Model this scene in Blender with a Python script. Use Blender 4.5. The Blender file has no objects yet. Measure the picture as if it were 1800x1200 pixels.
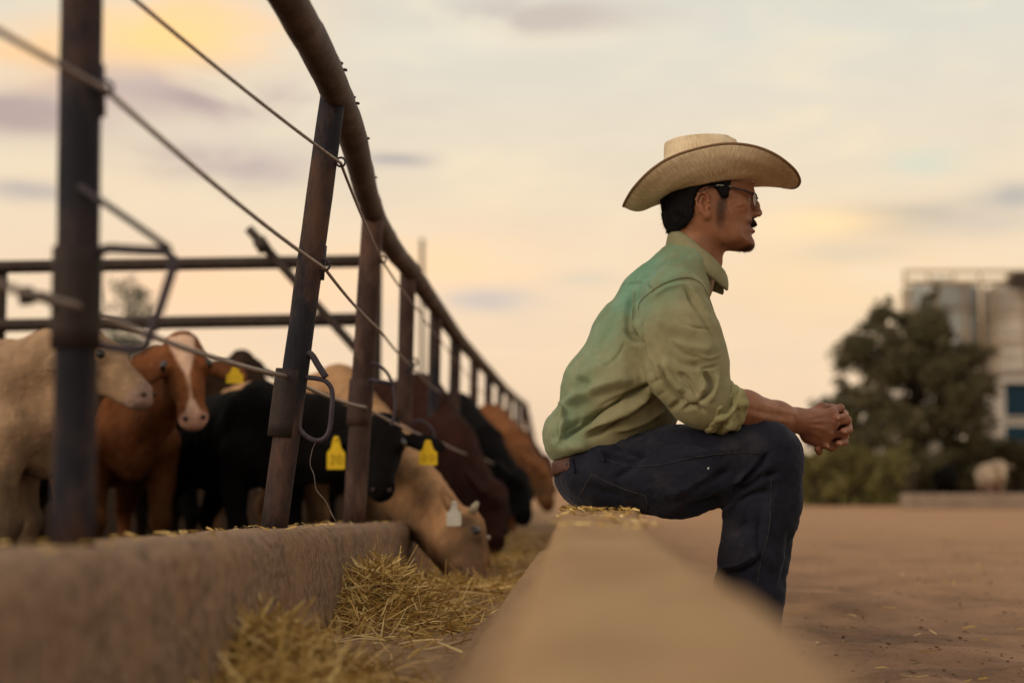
import bpy, math, random
import numpy as np
from mathutils import Vector, Matrix
from mathutils.bvhtree import BVHTree

random.seed(7)
rng = np.random.default_rng(11)
scene = bpy.context.scene
COL = scene.collection
R = math.radians

# ------------------------------------------------------------------ camera
FPX = 2500.0
PITCH = math.atan(250 / FPX)
EYE = 0.40
cam_d = bpy.data.cameras.new("camera")
cam_d.lens = 50.0
cam_d.sensor_width = 36.0
cam_d.clip_start = 0.02
cam_d.clip_end = 3000
cam_d.dof.use_dof = True
cam_d.dof.focus_distance = 3.30
cam_d.dof.aperture_fstop = 1.85
cam_d.dof.aperture_blades = 0
cam = bpy.data.objects.new("camera", cam_d)
COL.objects.link(cam)
cam.location = (0, 0, EYE)
cam.rotation_euler = (math.pi / 2 + PITCH, 0, 0)
scene.camera = cam

# ------------------------------------------------------------------ exposure
scene.view_settings.view_transform = 'Standard'
scene.view_settings.look = 'None'
scene.view_settings.exposure = 0.22
scene.view_settings.gamma = 1.0
scene.view_settings.use_curve_mapping = False
scene.cycles.use_denoising = True
scene.cycles.max_bounces = 6

# ------------------------------------------------------------------ sun + sky
SUN_DIR = Vector((-0.80, -0.58, 0.36)).normalized()      # towards the sun
SUN_EL = math.asin(SUN_DIR.z)
SUN_AZ = math.atan2(SUN_DIR.x, SUN_DIR.y)                # from +Y towards +X
sun_d = bpy.data.lights.new("sun", 'SUN')
sun_d.energy = 1.1
sun_d.angle = R(26)
sun_d.color = (1.0, 0.82, 0.62)
sun = bpy.data.objects.new("sun", sun_d)
COL.objects.link(sun)
sun.rotation_euler = (-SUN_DIR).to_track_quat('-Z', 'Y').to_euler()
sun.location = (-6, -4, 8)

world = bpy.data.worlds.new("World")
scene.world = world
world.use_nodes = True
WT = world.node_tree
WT.nodes.clear()


def wn(t, **kw):
    n = WT.nodes.new(t)
    for k, v in kw.items():
        setattr(n, k, v)
    return n


def wmath(op, a, b=None, clamp=False):
    n = wn('ShaderNodeMath', operation=op, use_clamp=clamp)
    for i, v in enumerate((a, b)):
        if v is None:
            continue
        if isinstance(v, (int, float)):
            n.inputs[i].default_value = v
        else:
            WT.links.new(v, n.inputs[i])
    return n.outputs[0]


def wmix(fac, a, b):
    n = wn('ShaderNodeMix', data_type='RGBA')
    for sock, v in ((n.inputs[0], fac), (n.inputs[6], a), (n.inputs[7], b)):
        if isinstance(v, (int, float)):
            sock.default_value = v
        elif isinstance(v, tuple):
            sock.default_value = (*v, 1)
        else:
            WT.links.new(v, sock)
    return n.outputs[2]


def srgb(r, g, b):
    f = lambda c: (c / 255 / 12.92) if c <= 10 else ((c / 255 + 0.055) / 1.055) ** 2.4
    return (f(r), f(g), f(b))


def build_sky():
    tc = wn('ShaderNodeTexCoord')
    sep = wn('ShaderNodeSeparateXYZ')
    WT.links.new(tc.outputs['Generated'], sep.inputs[0])
    dx, dy, dz = sep.outputs
    hor = wmath('SQRT', wmath('ADD', wmath('MULTIPLY', dx, dx), wmath('MULTIPLY', dy, dy)))
    el = wmath('ARCTAN2', dz, hor)
    az = wmath('ARCTAN2', dx, dy)
    # base veil by elevation
    ramp = wn('ShaderNodeValToRGB')
    cr = ramp.color_ramp
    stops = [(0.0, srgb(228, 198, 166)), (0.06, srgb(239, 208, 173)), (0.14, srgb(234, 213, 183)), (0.22, srgb(218, 213, 197)),
             (0.32, srgb(216, 208, 192)), (0.55, srgb(218, 206, 190)), (1.0, srgb(214, 204, 192))]
    while len(cr.elements) < len(stops):
        cr.elements.new(0.5)
    for e, (p, c) in zip(cr.elements, stops):
        e.position = p
        e.color = (*c, 1)
    WT.links.new(wmath('DIVIDE', el, 1.4, True), ramp.inputs[0])
    # clear dusk sky behind the veil
    sky = wn('ShaderNodeTexSky', sky_type='NISHITA')
    sky.sun_disc = False
    sky.sun_elevation = SUN_EL
    sky.sun_rotation = SUN_AZ
    sky.air_density = 1.0
    sky.dust_density = 2.0
    nm = wn('ShaderNodeMix', data_type='RGBA', blend_type='MULTIPLY')
    nm.inputs[0].default_value = 1
    WT.links.new(sky.outputs[0], nm.inputs[6])
    nm.inputs[7].default_value = (0.09, 0.09, 0.09, 1)
    base = wmix(0.92, nm.outputs[2], ramp.outputs[0])
    # ragged noise for clouds: stretched along the horizon
    comb = wn('ShaderNodeCombineXYZ')
    WT.links.new(wmath('MULTIPLY', az, 6.0), comb.inputs[0])
    WT.links.new(wmath('MULTIPLY', el, 20.0), comb.inputs[1])
    nz = wn('ShaderNodeTexNoise')
    nz.inputs['Scale'].default_value = 1.3
    nz.inputs['Detail'].default_value = 8
    nz.inputs['Roughness'].default_value = 0.62
    nz.inputs['Distortion'].default_value = 0.6
    WT.links.new(comb.outputs[0], nz.inputs['Vector'])
    nfac = nz.outputs[0]
    # broad drifting cloud over the whole dome
    broad = wmath('MULTIPLY', wmath('SUBTRACT', nfac, 0.50, True), 3.2, True)
    col = wmix(wmath('MULTIPLY', broad, 0.38), base, srgb(196, 186, 176))
    light = wmath('MULTIPLY', wmath('SUBTRACT', 0.47, nfac, True), 3.0, True)
    col = wmix(wmath('MULTIPLY', light, 0.5), col, srgb(250, 228, 186))

    def blob(px, py, wx, wy, color, k, sharp=1.0, lo=0.30, hi=0.62):
        nonlocal col
        a0 = math.atan((px - 900) / FPX)
        e0 = math.atan((850 - py) / FPX)
        u = wmath('DIVIDE', wmath('SUBTRACT', az, a0), wx / FPX)
        v = wmath('DIVIDE', wmath('SUBTRACT', el, e0), wy / FPX)
        r2 = wmath('ADD', wmath('MULTIPLY', u, u), wmath('MULTIPLY', v, v))
        g = wmath('EXPONENT', wmath('MULTIPLY', r2, -sharp))
        mr = wn('ShaderNodeMapRange')
        mr.interpolation_type = 'SMOOTHSTEP'
        mr.inputs[1].default_value = lo
        mr.inputs[2].default_value = hi
        WT.links.new(nfac, mr.inputs[0])
        col = wmix(wmath('MULTIPLY', wmath('MULTIPLY', g, mr.outputs[0]), k, True), col, color)

    # sunset-lit cloud, upper left of the view
    blob(310, 50, 210, 95, srgb(249, 206, 158), 1.2, lo=0.2, hi=0.66)
    blob(265, 82, 120, 46, srgb(255, 212, 142), 1.0, lo=0.2, hi=0.6)
    blob(50, 130, 170, 60, srgb(250, 204, 148), 1.0, lo=0.25, hi=0.6)
    grey = srgb(176, 156, 152)
    blob(20, 225, 130, 36, grey, 1.5)
    blob(300, 170, 230, 42, srgb(198, 178, 168), 1.5)
    blob(390, 178, 120, 22, grey, 1.3)
    blob(340, 300, 180, 34, srgb(188, 172, 166), 1.5)
    blob(700, 277, 75, 11, srgb(176, 168, 164), 1.3)
    blob(20, 360, 60, 10, srgb(190, 184, 176), 1.0)
    blob(1590, 400, 120, 24, srgb(180, 174, 164), 1.8)
    blob(1790, 370, 60, 20, srgb(180, 176, 168), 1.4)
    blob(1510, 455, 80, 18, srgb(186, 186, 174), 1.6)
    blob(1640, 300, 70, 26, srgb(206, 210, 190), 0.9)
    blob(1720, 420, 140, 24, srgb(200, 190, 176), 1.1)
    blob(1030, 490, 60, 14, srgb(202, 196, 180), 1.2)
    blob(860, 525, 70, 16, srgb(208, 200, 186), 1.0)
    blob(1450, 400, 120, 26, srgb(250, 218, 168), 1.0, lo=0.2, hi=0.5)
    blob(760, 470, 230, 60, srgb(250, 212, 168), 0.9, lo=0.25, hi=0.6)
    blob(380, 510, 240, 60, srgb(248, 206, 166), 1.0, lo=0.2, hi=0.55)
    blob(1500, 500, 300, 90, srgb(240, 208, 164), 0.8, lo=0.2, hi=0.6)
    blob(150, 330, 200, 60, srgb(240, 216, 180), 0.6, lo=0.2, hi=0.6)
    blob(950, 45, 200, 26, srgb(238, 226, 200), 0.8, lo=0.2, hi=0.5)
    blob(930, 10, 190, 34, srgb(196, 184, 174), 1.3)
    blob(860, 525, 90, 22, srgb(204, 190, 178), 1.2)
    blob(40, 360, 90, 18, srgb(186, 174, 166), 1.3)
    bg = wn('ShaderNodeBackground')
    bg.inputs[1].default_value = 1.0
    WT.links.new(col, bg.inputs[0])
    out = wn('ShaderNodeOutputWorld')
    WT.links.new(bg.outputs[0], out.inputs[0])


build_sky()

# ------------------------------------------------------------------ geometry helpers
CP, SP = math.cos(PITCH), math.sin(PITCH)


def P(x, y, Y):
    """Point at forward distance Y that is seen at photo pixel x, y (1800 x 1200)."""
    a = (x - 900) / FPX
    b = (600 - y) / FPX
    d = np.array([a, CP - SP * b, SP + CP * b])
    t = Y / d[1]
    return np.array([0, 0, EYE]) + d * t


def M(px, Y):
    return px * Y / FPX


def tag(o, label=None, cat=None, group=None, kind=None):
    for k, v in (('label', label), ('category', cat), ('group', group), ('kind', kind)):
        if v:
            o[k] = v
    return o


def empty(name, loc, label, cat, group=None, rz=0.0, scale=1.0):
    o = bpy.data.objects.new(name, None)
    o.empty_display_size = 0.1
    COL.objects.link(o)
    o.location = tuple(loc)
    o.rotation_euler = (0, 0, rz)
    o.scale = (scale,) * 3
    return tag(o, label, cat, group)


def world_origin(o):
    p = np.zeros(3)
    while o is not None:
        p = p + np.array(o.location)
        o = o.parent
    return p


def obj(name, V, F, mat, parent=None, smooth=True, world=True, edges=None):
    """One mesh object. With world=True V is in world space (parents are unrotated)."""
    V = np.asarray(V, dtype=np.float64).reshape(-1, 3)
    if parent is not None and world:
        V = V - world_origin(parent)
    me = bpy.data.meshes.new(name)
    if isinstance(F, np.ndarray):
        n, k = F.shape
        me.vertices.add(len(V))
        me.vertices.foreach_set("co", V.astype(np.float32).ravel())
        me.loops.add(n * k)
        me.loops.foreach_set("vertex_index", F.astype(np.int32).ravel())
        me.polygons.add(n)
        me.polygons.foreach_set("loop_start", np.arange(0, n * k, k, dtype=np.int32))
        me.update(calc_edges=True)
        me.validate()
    else:
        me.from_pydata([tuple(v) for v in V], [], [tuple(f) for f in F])
        me.update()
    if smooth:
        me.polygons.foreach_set("use_smooth", [True] * len(me.polygons))
    if mat:
        me.materials.append(mat)
    o = bpy.data.objects.new(name, me)
    COL.objects.link(o)
    if parent is not None:
        o.parent = parent
    return o


def paint(o, name, rgb):
    a = o.data.color_attributes.new(name, 'FLOAT_COLOR', 'POINT')
    c = np.ones((len(o.data.vertices), 4), dtype=np.float32)
    c[:, :3] = rgb
    a.data.foreach_set("color", c.ravel())


def merge(parts):
    Vs, Fs, n = [], [], 0
    for V, F in parts:
        V = np.asarray(V).reshape(-1, 3)
        Vs.append(V)
        Fs += [tuple(i + n for i in f) for f in F]
        n += len(V)
    return np.vstack(Vs), Fs


def frame_of(d):
    d = d / (np.linalg.norm(d) + 1e-12)
    h = np.array([0, 0, 1.0]) if abs(d[2]) < 0.9 else np.array([0, 1.0, 0])
    u = np.cross(d, h)
    u /= np.linalg.norm(u)
    return u, np.cross(u, d)


def tube(pts, r, n=8, closed=False, cap=True, twist=0.0):
    pts = np.asarray(pts, dtype=float)
    m = len(pts)
    rs = np.full(m, r) if np.isscalar(r) else np.asarray(r)
    V, F = [], []
    u_prev = None
    for i in range(m):
        if closed:
            d = pts[(i + 1) % m] - pts[i - 1]
        else:
            d = pts[min(i + 1, m - 1)] - pts[max(i - 1, 0)]
        d = d / (np.linalg.norm(d) + 1e-12)
        if u_prev is None:
            u, w = frame_of(d)
        else:
            u = u_prev - d * np.dot(u_prev, d)
            u /= np.linalg.norm(u) + 1e-12
            w = np.cross(u, d)
        u_prev = u
        for k in range(n):
            a = 2 * math.pi * k / n + twist * i
            V.append(pts[i] + rs[i] * (math.cos(a) * u + math.sin(a) * w))
    seg = m if closed else m - 1
    for i in range(seg):
        for k in range(n):
            a, b = i * n + k, i * n + (k + 1) % n
            c, e = ((i + 1) % m) * n + (k + 1) % n, ((i + 1) % m) * n + k
            F.append((a, b, c, e))
    if cap and not closed:
        F.append(tuple(range(n - 1, -1, -1)))
        F.append(tuple((m - 1) * n + k for k in range(n)))
    return np.array(V), F


def spline(pts, n):
    """Catmull-Rom through the points, n samples per span."""
    pts = np.asarray(pts, dtype=float)
    out = []
    for i in range(len(pts) - 1):
        p0, p1, p2, p3 = pts[max(i - 1, 0)], pts[i], pts[i + 1], pts[min(i + 2, len(pts) - 1)]
        for k in range(n):
            t = k / n
            out.append(0.5 * (2 * p1 + (p2 - p0) * t + (2 * p0 - 5 * p1 + 4 * p2 - p3) * t * t + (3 * p1 - p0 - 3 * p2 + p3) * t ** 3))
    out.append(pts[-1])
    return np.array(out)


def box(x0, x1, y0, y1, z0, z1):
    V = [(x0, y0, z0), (x1, y0, z0), (x1, y1, z0), (x0, y1, z0), (x0, y0, z1), (x1, y0, z1), (x1, y1, z1), (x0, y1, z1)]
    return np.array(V, float), [(0, 3, 2, 1), (4, 5, 6, 7), (0, 1, 5, 4), (1, 2, 6, 5), (2, 3, 7, 6), (3, 0, 4, 7)]


def bevel(o, w, seg=2):
    m = o.modifiers.new("bevel", 'BEVEL')
    m.width = w
    m.segments = seg
    m.limit_method = 'ANGLE'
    return o


def smooth_(a, b, x):
    t = np.clip((x - a) / (b - a), 0, 1)
    return t * t * (3 - 2 * t)


def vnoise(p, seed=0):
    """Smooth value noise in 3D, range 0..1."""
    p = np.asarray(p, dtype=np.float64)
    i = np.floor(p).astype(np.int64)
    f = p - i
    f = f * f * (3 - 2 * f)

    def h(ix, iy, iz):
        n = (ix * 374761393 + iy * 668265263 + iz * 1274126177 + seed * 974711) & 0x7fffffff
        n = (n ^ (n >> 13)) * 1274126177 & 0x7fffffff
        return ((n ^ (n >> 16)) & 0xffff) / 65535.0
    r = 0
    for a in (0, 1):
        for b in (0, 1):
            for c in (0, 1):
                w = (f[..., 0] if a else 1 - f[..., 0]) * (f[..., 1] if b else 1 - f[..., 1]) * (f[..., 2] if c else 1 - f[..., 2])
                r = r + w * h(i[..., 0] + a, i[..., 1] + b, i[..., 2] + c)
    return r


def fbm(p, seed=0, oct=4):
    s, a, t = 0, 0.5, 0
    for k in range(oct):
        s = s + a * vnoise(np.asarray(p) * 2 ** k, seed + k)
        t += a
        a *= 0.5
    return s / t


# ------------------------------------------------------------------ signed-distance modelling
class Field:
    def __init__(self, lo, hi, h):
        self.lo = np.array(lo, float)
        self.h = h
        self.n = np.ceil((np.array(hi) - self.lo) / h).astype(int) + 1
        self.A = np.full(self.n, 1.0, dtype=np.float32)

    def sub(self, lo, hi):
        a = np.clip(np.floor((lo - self.lo) / self.h).astype(int), 0, self.n)
        b = np.clip(np.ceil((hi - self.lo) / self.h).astype(int) + 1, 0, self.n)
        sl = tuple(slice(a[k], b[k]) for k in range(3))
        g = [np.float32(self.lo[k] + self.h * np.arange(a[k], b[k])) for k in range(3)]
        return sl, g[0][:, None, None], g[1][None, :, None], g[2][None, None, :]

    def _put(self, sl, d, k):
        a = self.A[sl]
        if a.size == 0:
            return
        if k <= 0:
            self.A[sl] = np.minimum(a, d)
        else:
            hh = np.maximum(k - np.abs(a - d), 0) / k
            self.A[sl] = np.minimum(a, d) - hh * hh * k * 0.25

    def _cut(self, sl, d, k):
        a = self.A[sl]
        nd = -d
        hh = np.maximum(k - np.abs(a - nd), 0) / max(k, 1e-6)
        self.A[sl] = np.maximum(a, nd) + hh * hh * k * 0.25

    def cone(self, a, b, ra, rb, k=0.02, sy=1.0, cut=False):
        """Tapered capsule; sy stretches it along y about the segment."""
        a, b = np.array(a, float), np.array(b, float)
        rm = max(ra, rb)
        pad = np.array([rm, rm * max(sy, 1), rm]) + 2 * k + 3 * self.h
        sl, X, Yy, Z = self.sub(np.minimum(a, b) - pad, np.maximum(a, b) + pad)
        ba = b - a
        yb = ba[1] / sy
        L = ba[0] ** 2 + yb ** 2 + ba[2] ** 2 + 1e-12
        px, py, pz = X - a[0], (Yy - a[1]) / sy, Z - a[2]
        t = np.clip((px * ba[0] + py * yb + pz * ba[2]) / L, 0, 1)
        d = np.sqrt((px - t * ba[0]) ** 2 + (py - t * yb) ** 2 + (pz - t * ba[2]) ** 2) - (ra + t * (rb - ra))
        if cut:
            self._cut(sl, d, k)
        else:
            self._put(sl, d.astype(np.float32), k)

    def chain(self, pts, rs, k=0.02, sy=1.0, kk=None):
        for i in range(len(pts) - 1):
            self.cone(pts[i], pts[i + 1], rs[i], rs[i + 1], k if i == 0 or kk is None else kk, sy)

    def ell(self, c, r, k=0.02, Rm=None, cut=False):
        c, r = np.array(c, float), np.array(r, float)
        pad = (np.full(3, r.max()) if Rm is not None else r) + 2 * k + 3 * self.h
        sl, X, Yy, Z = self.sub(c - pad, c + pad)
        px, py, pz = X - c[0], Yy - c[1], Z - c[2]
        if Rm is not None:          # rows of Rm: the ellipsoid's axes
            Rm = np.asarray(Rm, float)
            px, py, pz = (Rm[0, 0] * px + Rm[0, 1] * py + Rm[0, 2] * pz, Rm[1, 0] * px + Rm[1, 1] * py + Rm[1, 2] * pz,
                          Rm[2, 0] * px + Rm[2, 1] * py + Rm[2, 2] * pz)
        k0 = np.sqrt((px / r[0]) ** 2 + (py / r[1]) ** 2 + (pz / r[2]) ** 2)
        k1 = np.sqrt((px / r[0] ** 2) ** 2 + (py / r[1] ** 2) ** 2 + (pz / r[2] ** 2) ** 2) + 1e-9
        d = k0 * (k0 - 1) / k1
        if cut:
            self._cut(sl, d, k)
        else:
            self._put(sl, d.astype(np.float32), k)

    def half(self, p, n, k=0.0):
        """Keep only the side the normal n points away from (cut beyond the plane)."""
        n = np.array(n, float) / np.linalg.norm(n)
        sl, X, Yy, Z = self.sub(self.lo - 1, self.lo + self.h * self.n + 1)
        d = -((X - p[0]) * n[0] + (Yy - p[1]) * n[1] + (Z - p[2]) * n[2])
        self._cut(sl, d + np.zeros_like(self.A), k) if k else self.A.__setitem__(sl, np.maximum(self.A, -d))

    def mesh(self, relax=2):
        A, h = self.A, self.h
        ins = A < 0
        nx, ny, nz = A.shape
        c = np.zeros((nx - 1, ny - 1, nz - 1), np.int8)
        for i in (0, 1):
            for j in (0, 1):
                for k in (0, 1):
                    c += ins[i:nx - 1 + i, j:ny - 1 + j, k:nz - 1 + k]
        act = (c > 0) & (c < 8)
        idx = np.argwhere(act)
        ids = np.full(act.shape, -1, np.int32)
        ids[act] = np.arange(len(idx))
        cor = {}
        for i in (0, 1):
            for j in (0, 1):
                for k in (0, 1):
                    cor[i, j, k] = A[idx[:, 0] + i, idx[:, 1] + j, idx[:, 2] + k]
        acc = np.zeros((len(idx), 3))
        cnt = np.zeros(len(idx))
        for ax in range(3):
            for p in (0, 1):
                for q in (0, 1):
                    o = [0, 0, 0]
                    oth = [t for t in range(3) if t != ax]
                    o[oth[0]], o[oth[1]] = p, q
                    e = list(o)
                    e[ax] = 1
                    a, b = cor[tuple(o)], cor[tuple(e)]
                    s = (a < 0) != (b < 0)
                    t = np.where(s, a / np.where(s, a - b, 1), 0)
                    pt = np.zeros((len(idx), 3))
                    pt[:, oth[0]], pt[:, oth[1]], pt[:, ax] = p, q, t
                    acc[s] += pt[s]
                    cnt[s] += 1
        V = self.lo + h * (idx + acc / np.maximum(cnt, 1)[:, None])
        F = []
        for ax in range(3):
            o = [t for t in range(3) if t != ax]
            sA = [slice(None)] * 3
            sB = [slice(None)] * 3
            sA[ax], sB[ax] = slice(0, -1), slice(1, None)
            a, b = ins[tuple(sA)], ins[tuple(sB)]
            e = np.argwhere(a != b)
            ok = (e[:, o[0]] > 0) & (e[:, o[1]] > 0) & (e[:, o[0]] < A.shape[o[0]] - 1) & (e[:, o[1]] < A.shape[o[1]] - 1)
            e = e[ok]
            fl = a[tuple(e.T)]

            def cell(p, q):
                w = e.copy()
                w[:, o[0]] -= p
                w[:, o[1]] -= q
                return ids[tuple(w.T)]
            q = np.stack([cell(1, 1), cell(0, 1), cell(0, 0), cell(1, 0)], 1)
            if ax == 1:
                fl = ~fl
            q = np.where(fl[:, None], q, q[:, ::-1])
            F.append(q)
        F = np.vstack(F)
        F = F[(F >= 0).all(1)]
        if relax:
            E = np.vstack([F[:, [0, 1]], F[:, [1, 2]], F[:, [2, 3]], F[:, [3, 0]]])
            for _ in range(relax):
                s = np.zeros_like(V)
                n = np.zeros(len(V))
                for a, b in ((0, 1), (1, 0)):
                    for d in range(3):
                        s[:, d] += np.bincount(E[:, a], V[E[:, b], d], len(V))
                    n += np.bincount(E[:, a], minlength=len(V))
                V = V + 0.5 * (s / np.maximum(n, 1)[:, None] - V)
        return V, F


def vnormals(V, F):
    a, b, c, d = (V[F[:, i]] for i in range(4))
    n = np.cross(c - a, d - b)
    N = np.zeros_like(V)
    for i in range(4):
        for k in range(3):
            N[:, k] += np.bincount(F[:, i], n[:, k], len(V))
    return N / (np.linalg.norm(N, axis=1)[:, None] + 1e-12)


def seg_dist2d(Q, pts):
    """Distance of Q (n,2) from a polyline and the normalised arc parameter of the foot."""
    pts = np.asarray(pts, float)
    best = np.full(len(Q), 1e9)
    tt = np.zeros(len(Q))
    side = np.zeros(len(Q))
    L = np.r_[0, np.cumsum(np.linalg.norm(np.diff(pts, axis=0), axis=1))]
    for i in range(len(pts) - 1):
        a, b = pts[i], pts[i + 1]
        ba = b - a
        t = np.clip(((Q - a) @ ba) / (ba @ ba + 1e-12), 0, 1)
        v = Q - a - t[:, None] * ba
        d = np.linalg.norm(v, axis=1)
        m = d < best
        best[m] = d[m]
        tt[m] = (L[i] + t[m] * (L[i + 1] - L[i])) / L[-1]
        side[m] = np.sign(ba[0] * v[m, 1] - ba[1] * v[m, 0])
    return best, tt, side


def project(V):
    """World points to photo pixels."""
    d = V - np.array([0, 0, EYE])
    z = d[:, 1] * CP + d[:, 2] * SP
    u = -d[:, 1] * SP + d[:, 2] * CP
    return np.stack([900 + FPX * d[:, 0] / z, 600 - FPX * u / z], 1)


def folds(V, F, strokes, near=-0.05):
    """Cloth folds: each stroke (polyline in photo pixels, width px, depth m) presses or lifts the camera side of the cloth."""
    N = vnormals(V, F)
    Q = project(V)
    w = np.clip((-N[:, 1] - near) * 2.5, 0, 1)
    D = np.zeros(len(V))
    for pts, wd, amp in strokes:
        pts = spline(np.array(pts, float), 4)
        d, t, s = seg_dist2d(Q, pts)
        D += amp * np.exp(-(d / wd) ** 2) * np.clip(np.minimum(t, 1 - t) * 5 + 0.12, 0, 1) * w
    return V + N * D[:, None]


# ------------------------------------------------------------------ materials
def material(name):
    m = bpy.data.materials.new(name)
    m.use_nodes = True
    nt = m.node_tree
    return m, nt, nt.nodes['Principled BSDF']


def N(nt, t, **kw):
    n = nt.nodes.new(t)
    for k, v in kw.items():
        setattr(n, k, v)
    return n


def noisy(name, c1, c2, scale=8.0, rough=0.85, bump=0.3, bscale=60.0, detail=6, c3=None, c3scale=2.0, c3amt=(0.5, 0.65), stretch=(1, 1, 1), metallic=0.0, attr=None, sheen=None, spec=0.3, bdist=0.005):
    """Two-tone noise base colour, an optional third tone in patches, fine bump."""
    m, nt, b = material(name)
    tc = N(nt, 'ShaderNodeTexCoord')
    mp = N(nt, 'ShaderNodeMapping')
    mp.inputs['Scale'].default_value = stretch
    nt.links.new(tc.outputs['Object'], mp.inputs[0])
    n1 = N(nt, 'ShaderNodeTexNoise')
    n1.inputs['Scale'].default_value = scale
    n1.inputs['Detail'].default_value = detail
    n1.inputs['Roughness'].default_value = 0.65
    nt.links.new(mp.outputs[0], n1.inputs['Vector'])
    cr = N(nt, 'ShaderNodeValToRGB')
    cr.color_ramp.elements[0].position = 0.34
    cr.color_ramp.elements[1].position = 0.66
    cr.color_ramp.elements[0].color = (*c1, 1)
    cr.color_ramp.elements[1].color = (*c2, 1)
    nt.links.new(n1.outputs[0], cr.inputs[0])
    out = cr.outputs[0]
    if c3 is not None:
        n3 = N(nt, 'ShaderNodeTexNoise')
        n3.inputs['Scale'].default_value = c3scale
        n3.inputs['Detail'].default_value = 8
        n3.inputs['Roughness'].default_value = 0.7
        nt.links.new(mp.outputs[0], n3.inputs['Vector'])
        mr = N(nt, 'ShaderNodeMapRange')
        mr.inputs[1].default_value, mr.inputs[2].default_value = c3amt
        nt.links.new(n3.outputs[0], mr.inputs[0])
        mx = N(nt, 'ShaderNodeMix', data_type='RGBA')
        nt.links.new(mr.outputs[0], mx.inputs[0])
        nt.links.new(out, mx.inputs[6])
        mx.inputs[7].default_value = (*c3, 1)
        out = mx.outputs[2]
    if attr:
        at = N(nt, 'ShaderNodeAttribute', attribute_name=attr)
        mx = N(nt, 'ShaderNodeMix', data_type='RGBA', blend_type='MULTIPLY')
        mx.inputs[0].default_value = 1
        nt.links.new(out, mx.inputs[6])
        nt.links.new(at.outputs['Color'], mx.inputs[7])
        out = mx.outputs[2]
    nt.links.new(out, b.inputs['Base Color'])
    b.inputs['Roughness'].default_value = rough
    b.inputs['Metallic'].default_value = metallic
    b.inputs['Specular IOR Level'].default_value = spec
    if sheen:
        b.inputs['Sheen Weight'].default_value = sheen[0]
        b.inputs['Sheen Roughness'].default_value = sheen[1]
        b.inputs['Sheen Tint'].default_value = (*sheen[2], 1)
    if bump:
        n2 = N(nt, 'ShaderNodeTexNoise')
        n2.inputs['Scale'].default_value = bscale
        n2.inputs['Detail'].default_value = 4
        nt.links.new(mp.outputs[0], n2.inputs['Vector'])
        bp = N(nt, 'ShaderNodeBump')
        bp.inputs['Strength'].default_value = bump
        bp.inputs['Distance'].default_value = bdist
        nt.links.new(n2.outputs[0], bp.inputs['Height'])
        nt.links.new(bp.outputs[0], b.inputs['Normal'])
    return m


def flat(name, c, rough=0.6, spec=0.3, metallic=0.0):
    return noisy(name, tuple(v * 0.85 for v in c), tuple(min(1, v * 1.12) for v in c), scale=30, rough=rough, bump=0.1, bscale=120, spec=spec, metallic=metallic, detail=3)


MAT = {}
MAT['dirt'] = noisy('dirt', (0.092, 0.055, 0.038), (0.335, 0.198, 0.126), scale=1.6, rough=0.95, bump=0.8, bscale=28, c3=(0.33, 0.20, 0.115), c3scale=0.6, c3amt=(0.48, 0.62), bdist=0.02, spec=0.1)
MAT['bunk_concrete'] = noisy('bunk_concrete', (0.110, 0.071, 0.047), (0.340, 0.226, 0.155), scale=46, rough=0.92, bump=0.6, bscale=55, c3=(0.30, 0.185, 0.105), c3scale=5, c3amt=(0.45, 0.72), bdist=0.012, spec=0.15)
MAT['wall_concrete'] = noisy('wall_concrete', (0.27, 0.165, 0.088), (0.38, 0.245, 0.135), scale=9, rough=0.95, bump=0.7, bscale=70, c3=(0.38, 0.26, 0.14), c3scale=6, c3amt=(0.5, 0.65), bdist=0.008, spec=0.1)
MAT['steel'] = noisy('steel', (0.012, 0.012, 0.018), (0.026, 0.025, 0.033), scale=14, rough=0.75, bump=0.6, bscale=90, c3=(0.085, 0.046, 0.034), c3scale=7, c3amt=(0.46, 0.62), bdist=0.004, stretch=(1, 1, 0.40), spec=0.15)
MAT['rust_steel'] = noisy('rust_steel', (0.034, 0.019, 0.017), (0.062, 0.037, 0.032), scale=18, rough=0.8, bump=0.6, bscale=110, c3=(0.11, 0.062, 0.048), c3scale=8, c3amt=(0.5, 0.64), spec=0.2, stretch=(1, 1, 0.5), bdist=0.003)
MAT['rail_steel'] = noisy('rail_steel', (0.040, 0.024, 0.022), (0.080, 0.052, 0.048), scale=16, rough=0.66, bump=0.6, bscale=100, c3=(0.120, 0.080, 0.072), c3scale=7, spec=0.25, c3amt=(0.5, 0.66), bdist=0.003)
MAT['collar_steel'] = noisy('collar_steel', (0.014, 0.009, 0.009), (0.032, 0.018, 0.016), scale=20, rough=0.7, bump=0.4, bscale=100, bdist=0.003)
MAT['loop_steel'] = noisy('loop_steel', (0.03, 0.022, 0.035), (0.055, 0.042, 0.055), scale=30, rough=0.55, bump=0.3, bscale=150, bdist=0.002)
MAT['cable'] = noisy('cable', (0.16, 0.12, 0.105), (0.34, 0.28, 0.25), scale=120, rough=0.5, bump=0.5, bscale=400, metallic=0.4, bdist=0.002)
MAT['rear_steel'] = noisy('rear_steel', (0.030, 0.020, 0.016), (0.055, 0.038, 0.030), scale=12, rough=0.7, bump=0.3, bscale=80)
MAT['yellow_tag'] = noisy('yellow_tag', (0.62, 0.40, 0.012), (0.80, 0.54, 0.016), scale=26, rough=0.5, bump=0.15, bscale=60, c3=(0.40, 0.27, 0.03), c3scale=20, c3amt=(0.55, 0.75))
MAT['white_tag'] = flat('white_tag', (0.62, 0.60, 0.54), 0.5)
MAT['tag_ink'] = flat('tag_ink', (0.50, 0.31, 0.014), 0.7)
MAT['dark_eye'] = flat('dark_eye', (0.012, 0.008, 0.006), 0.12, spec=0.6)
MAT['hoof'] = flat('hoof', (0.05, 0.04, 0.03), 0.6)
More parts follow.
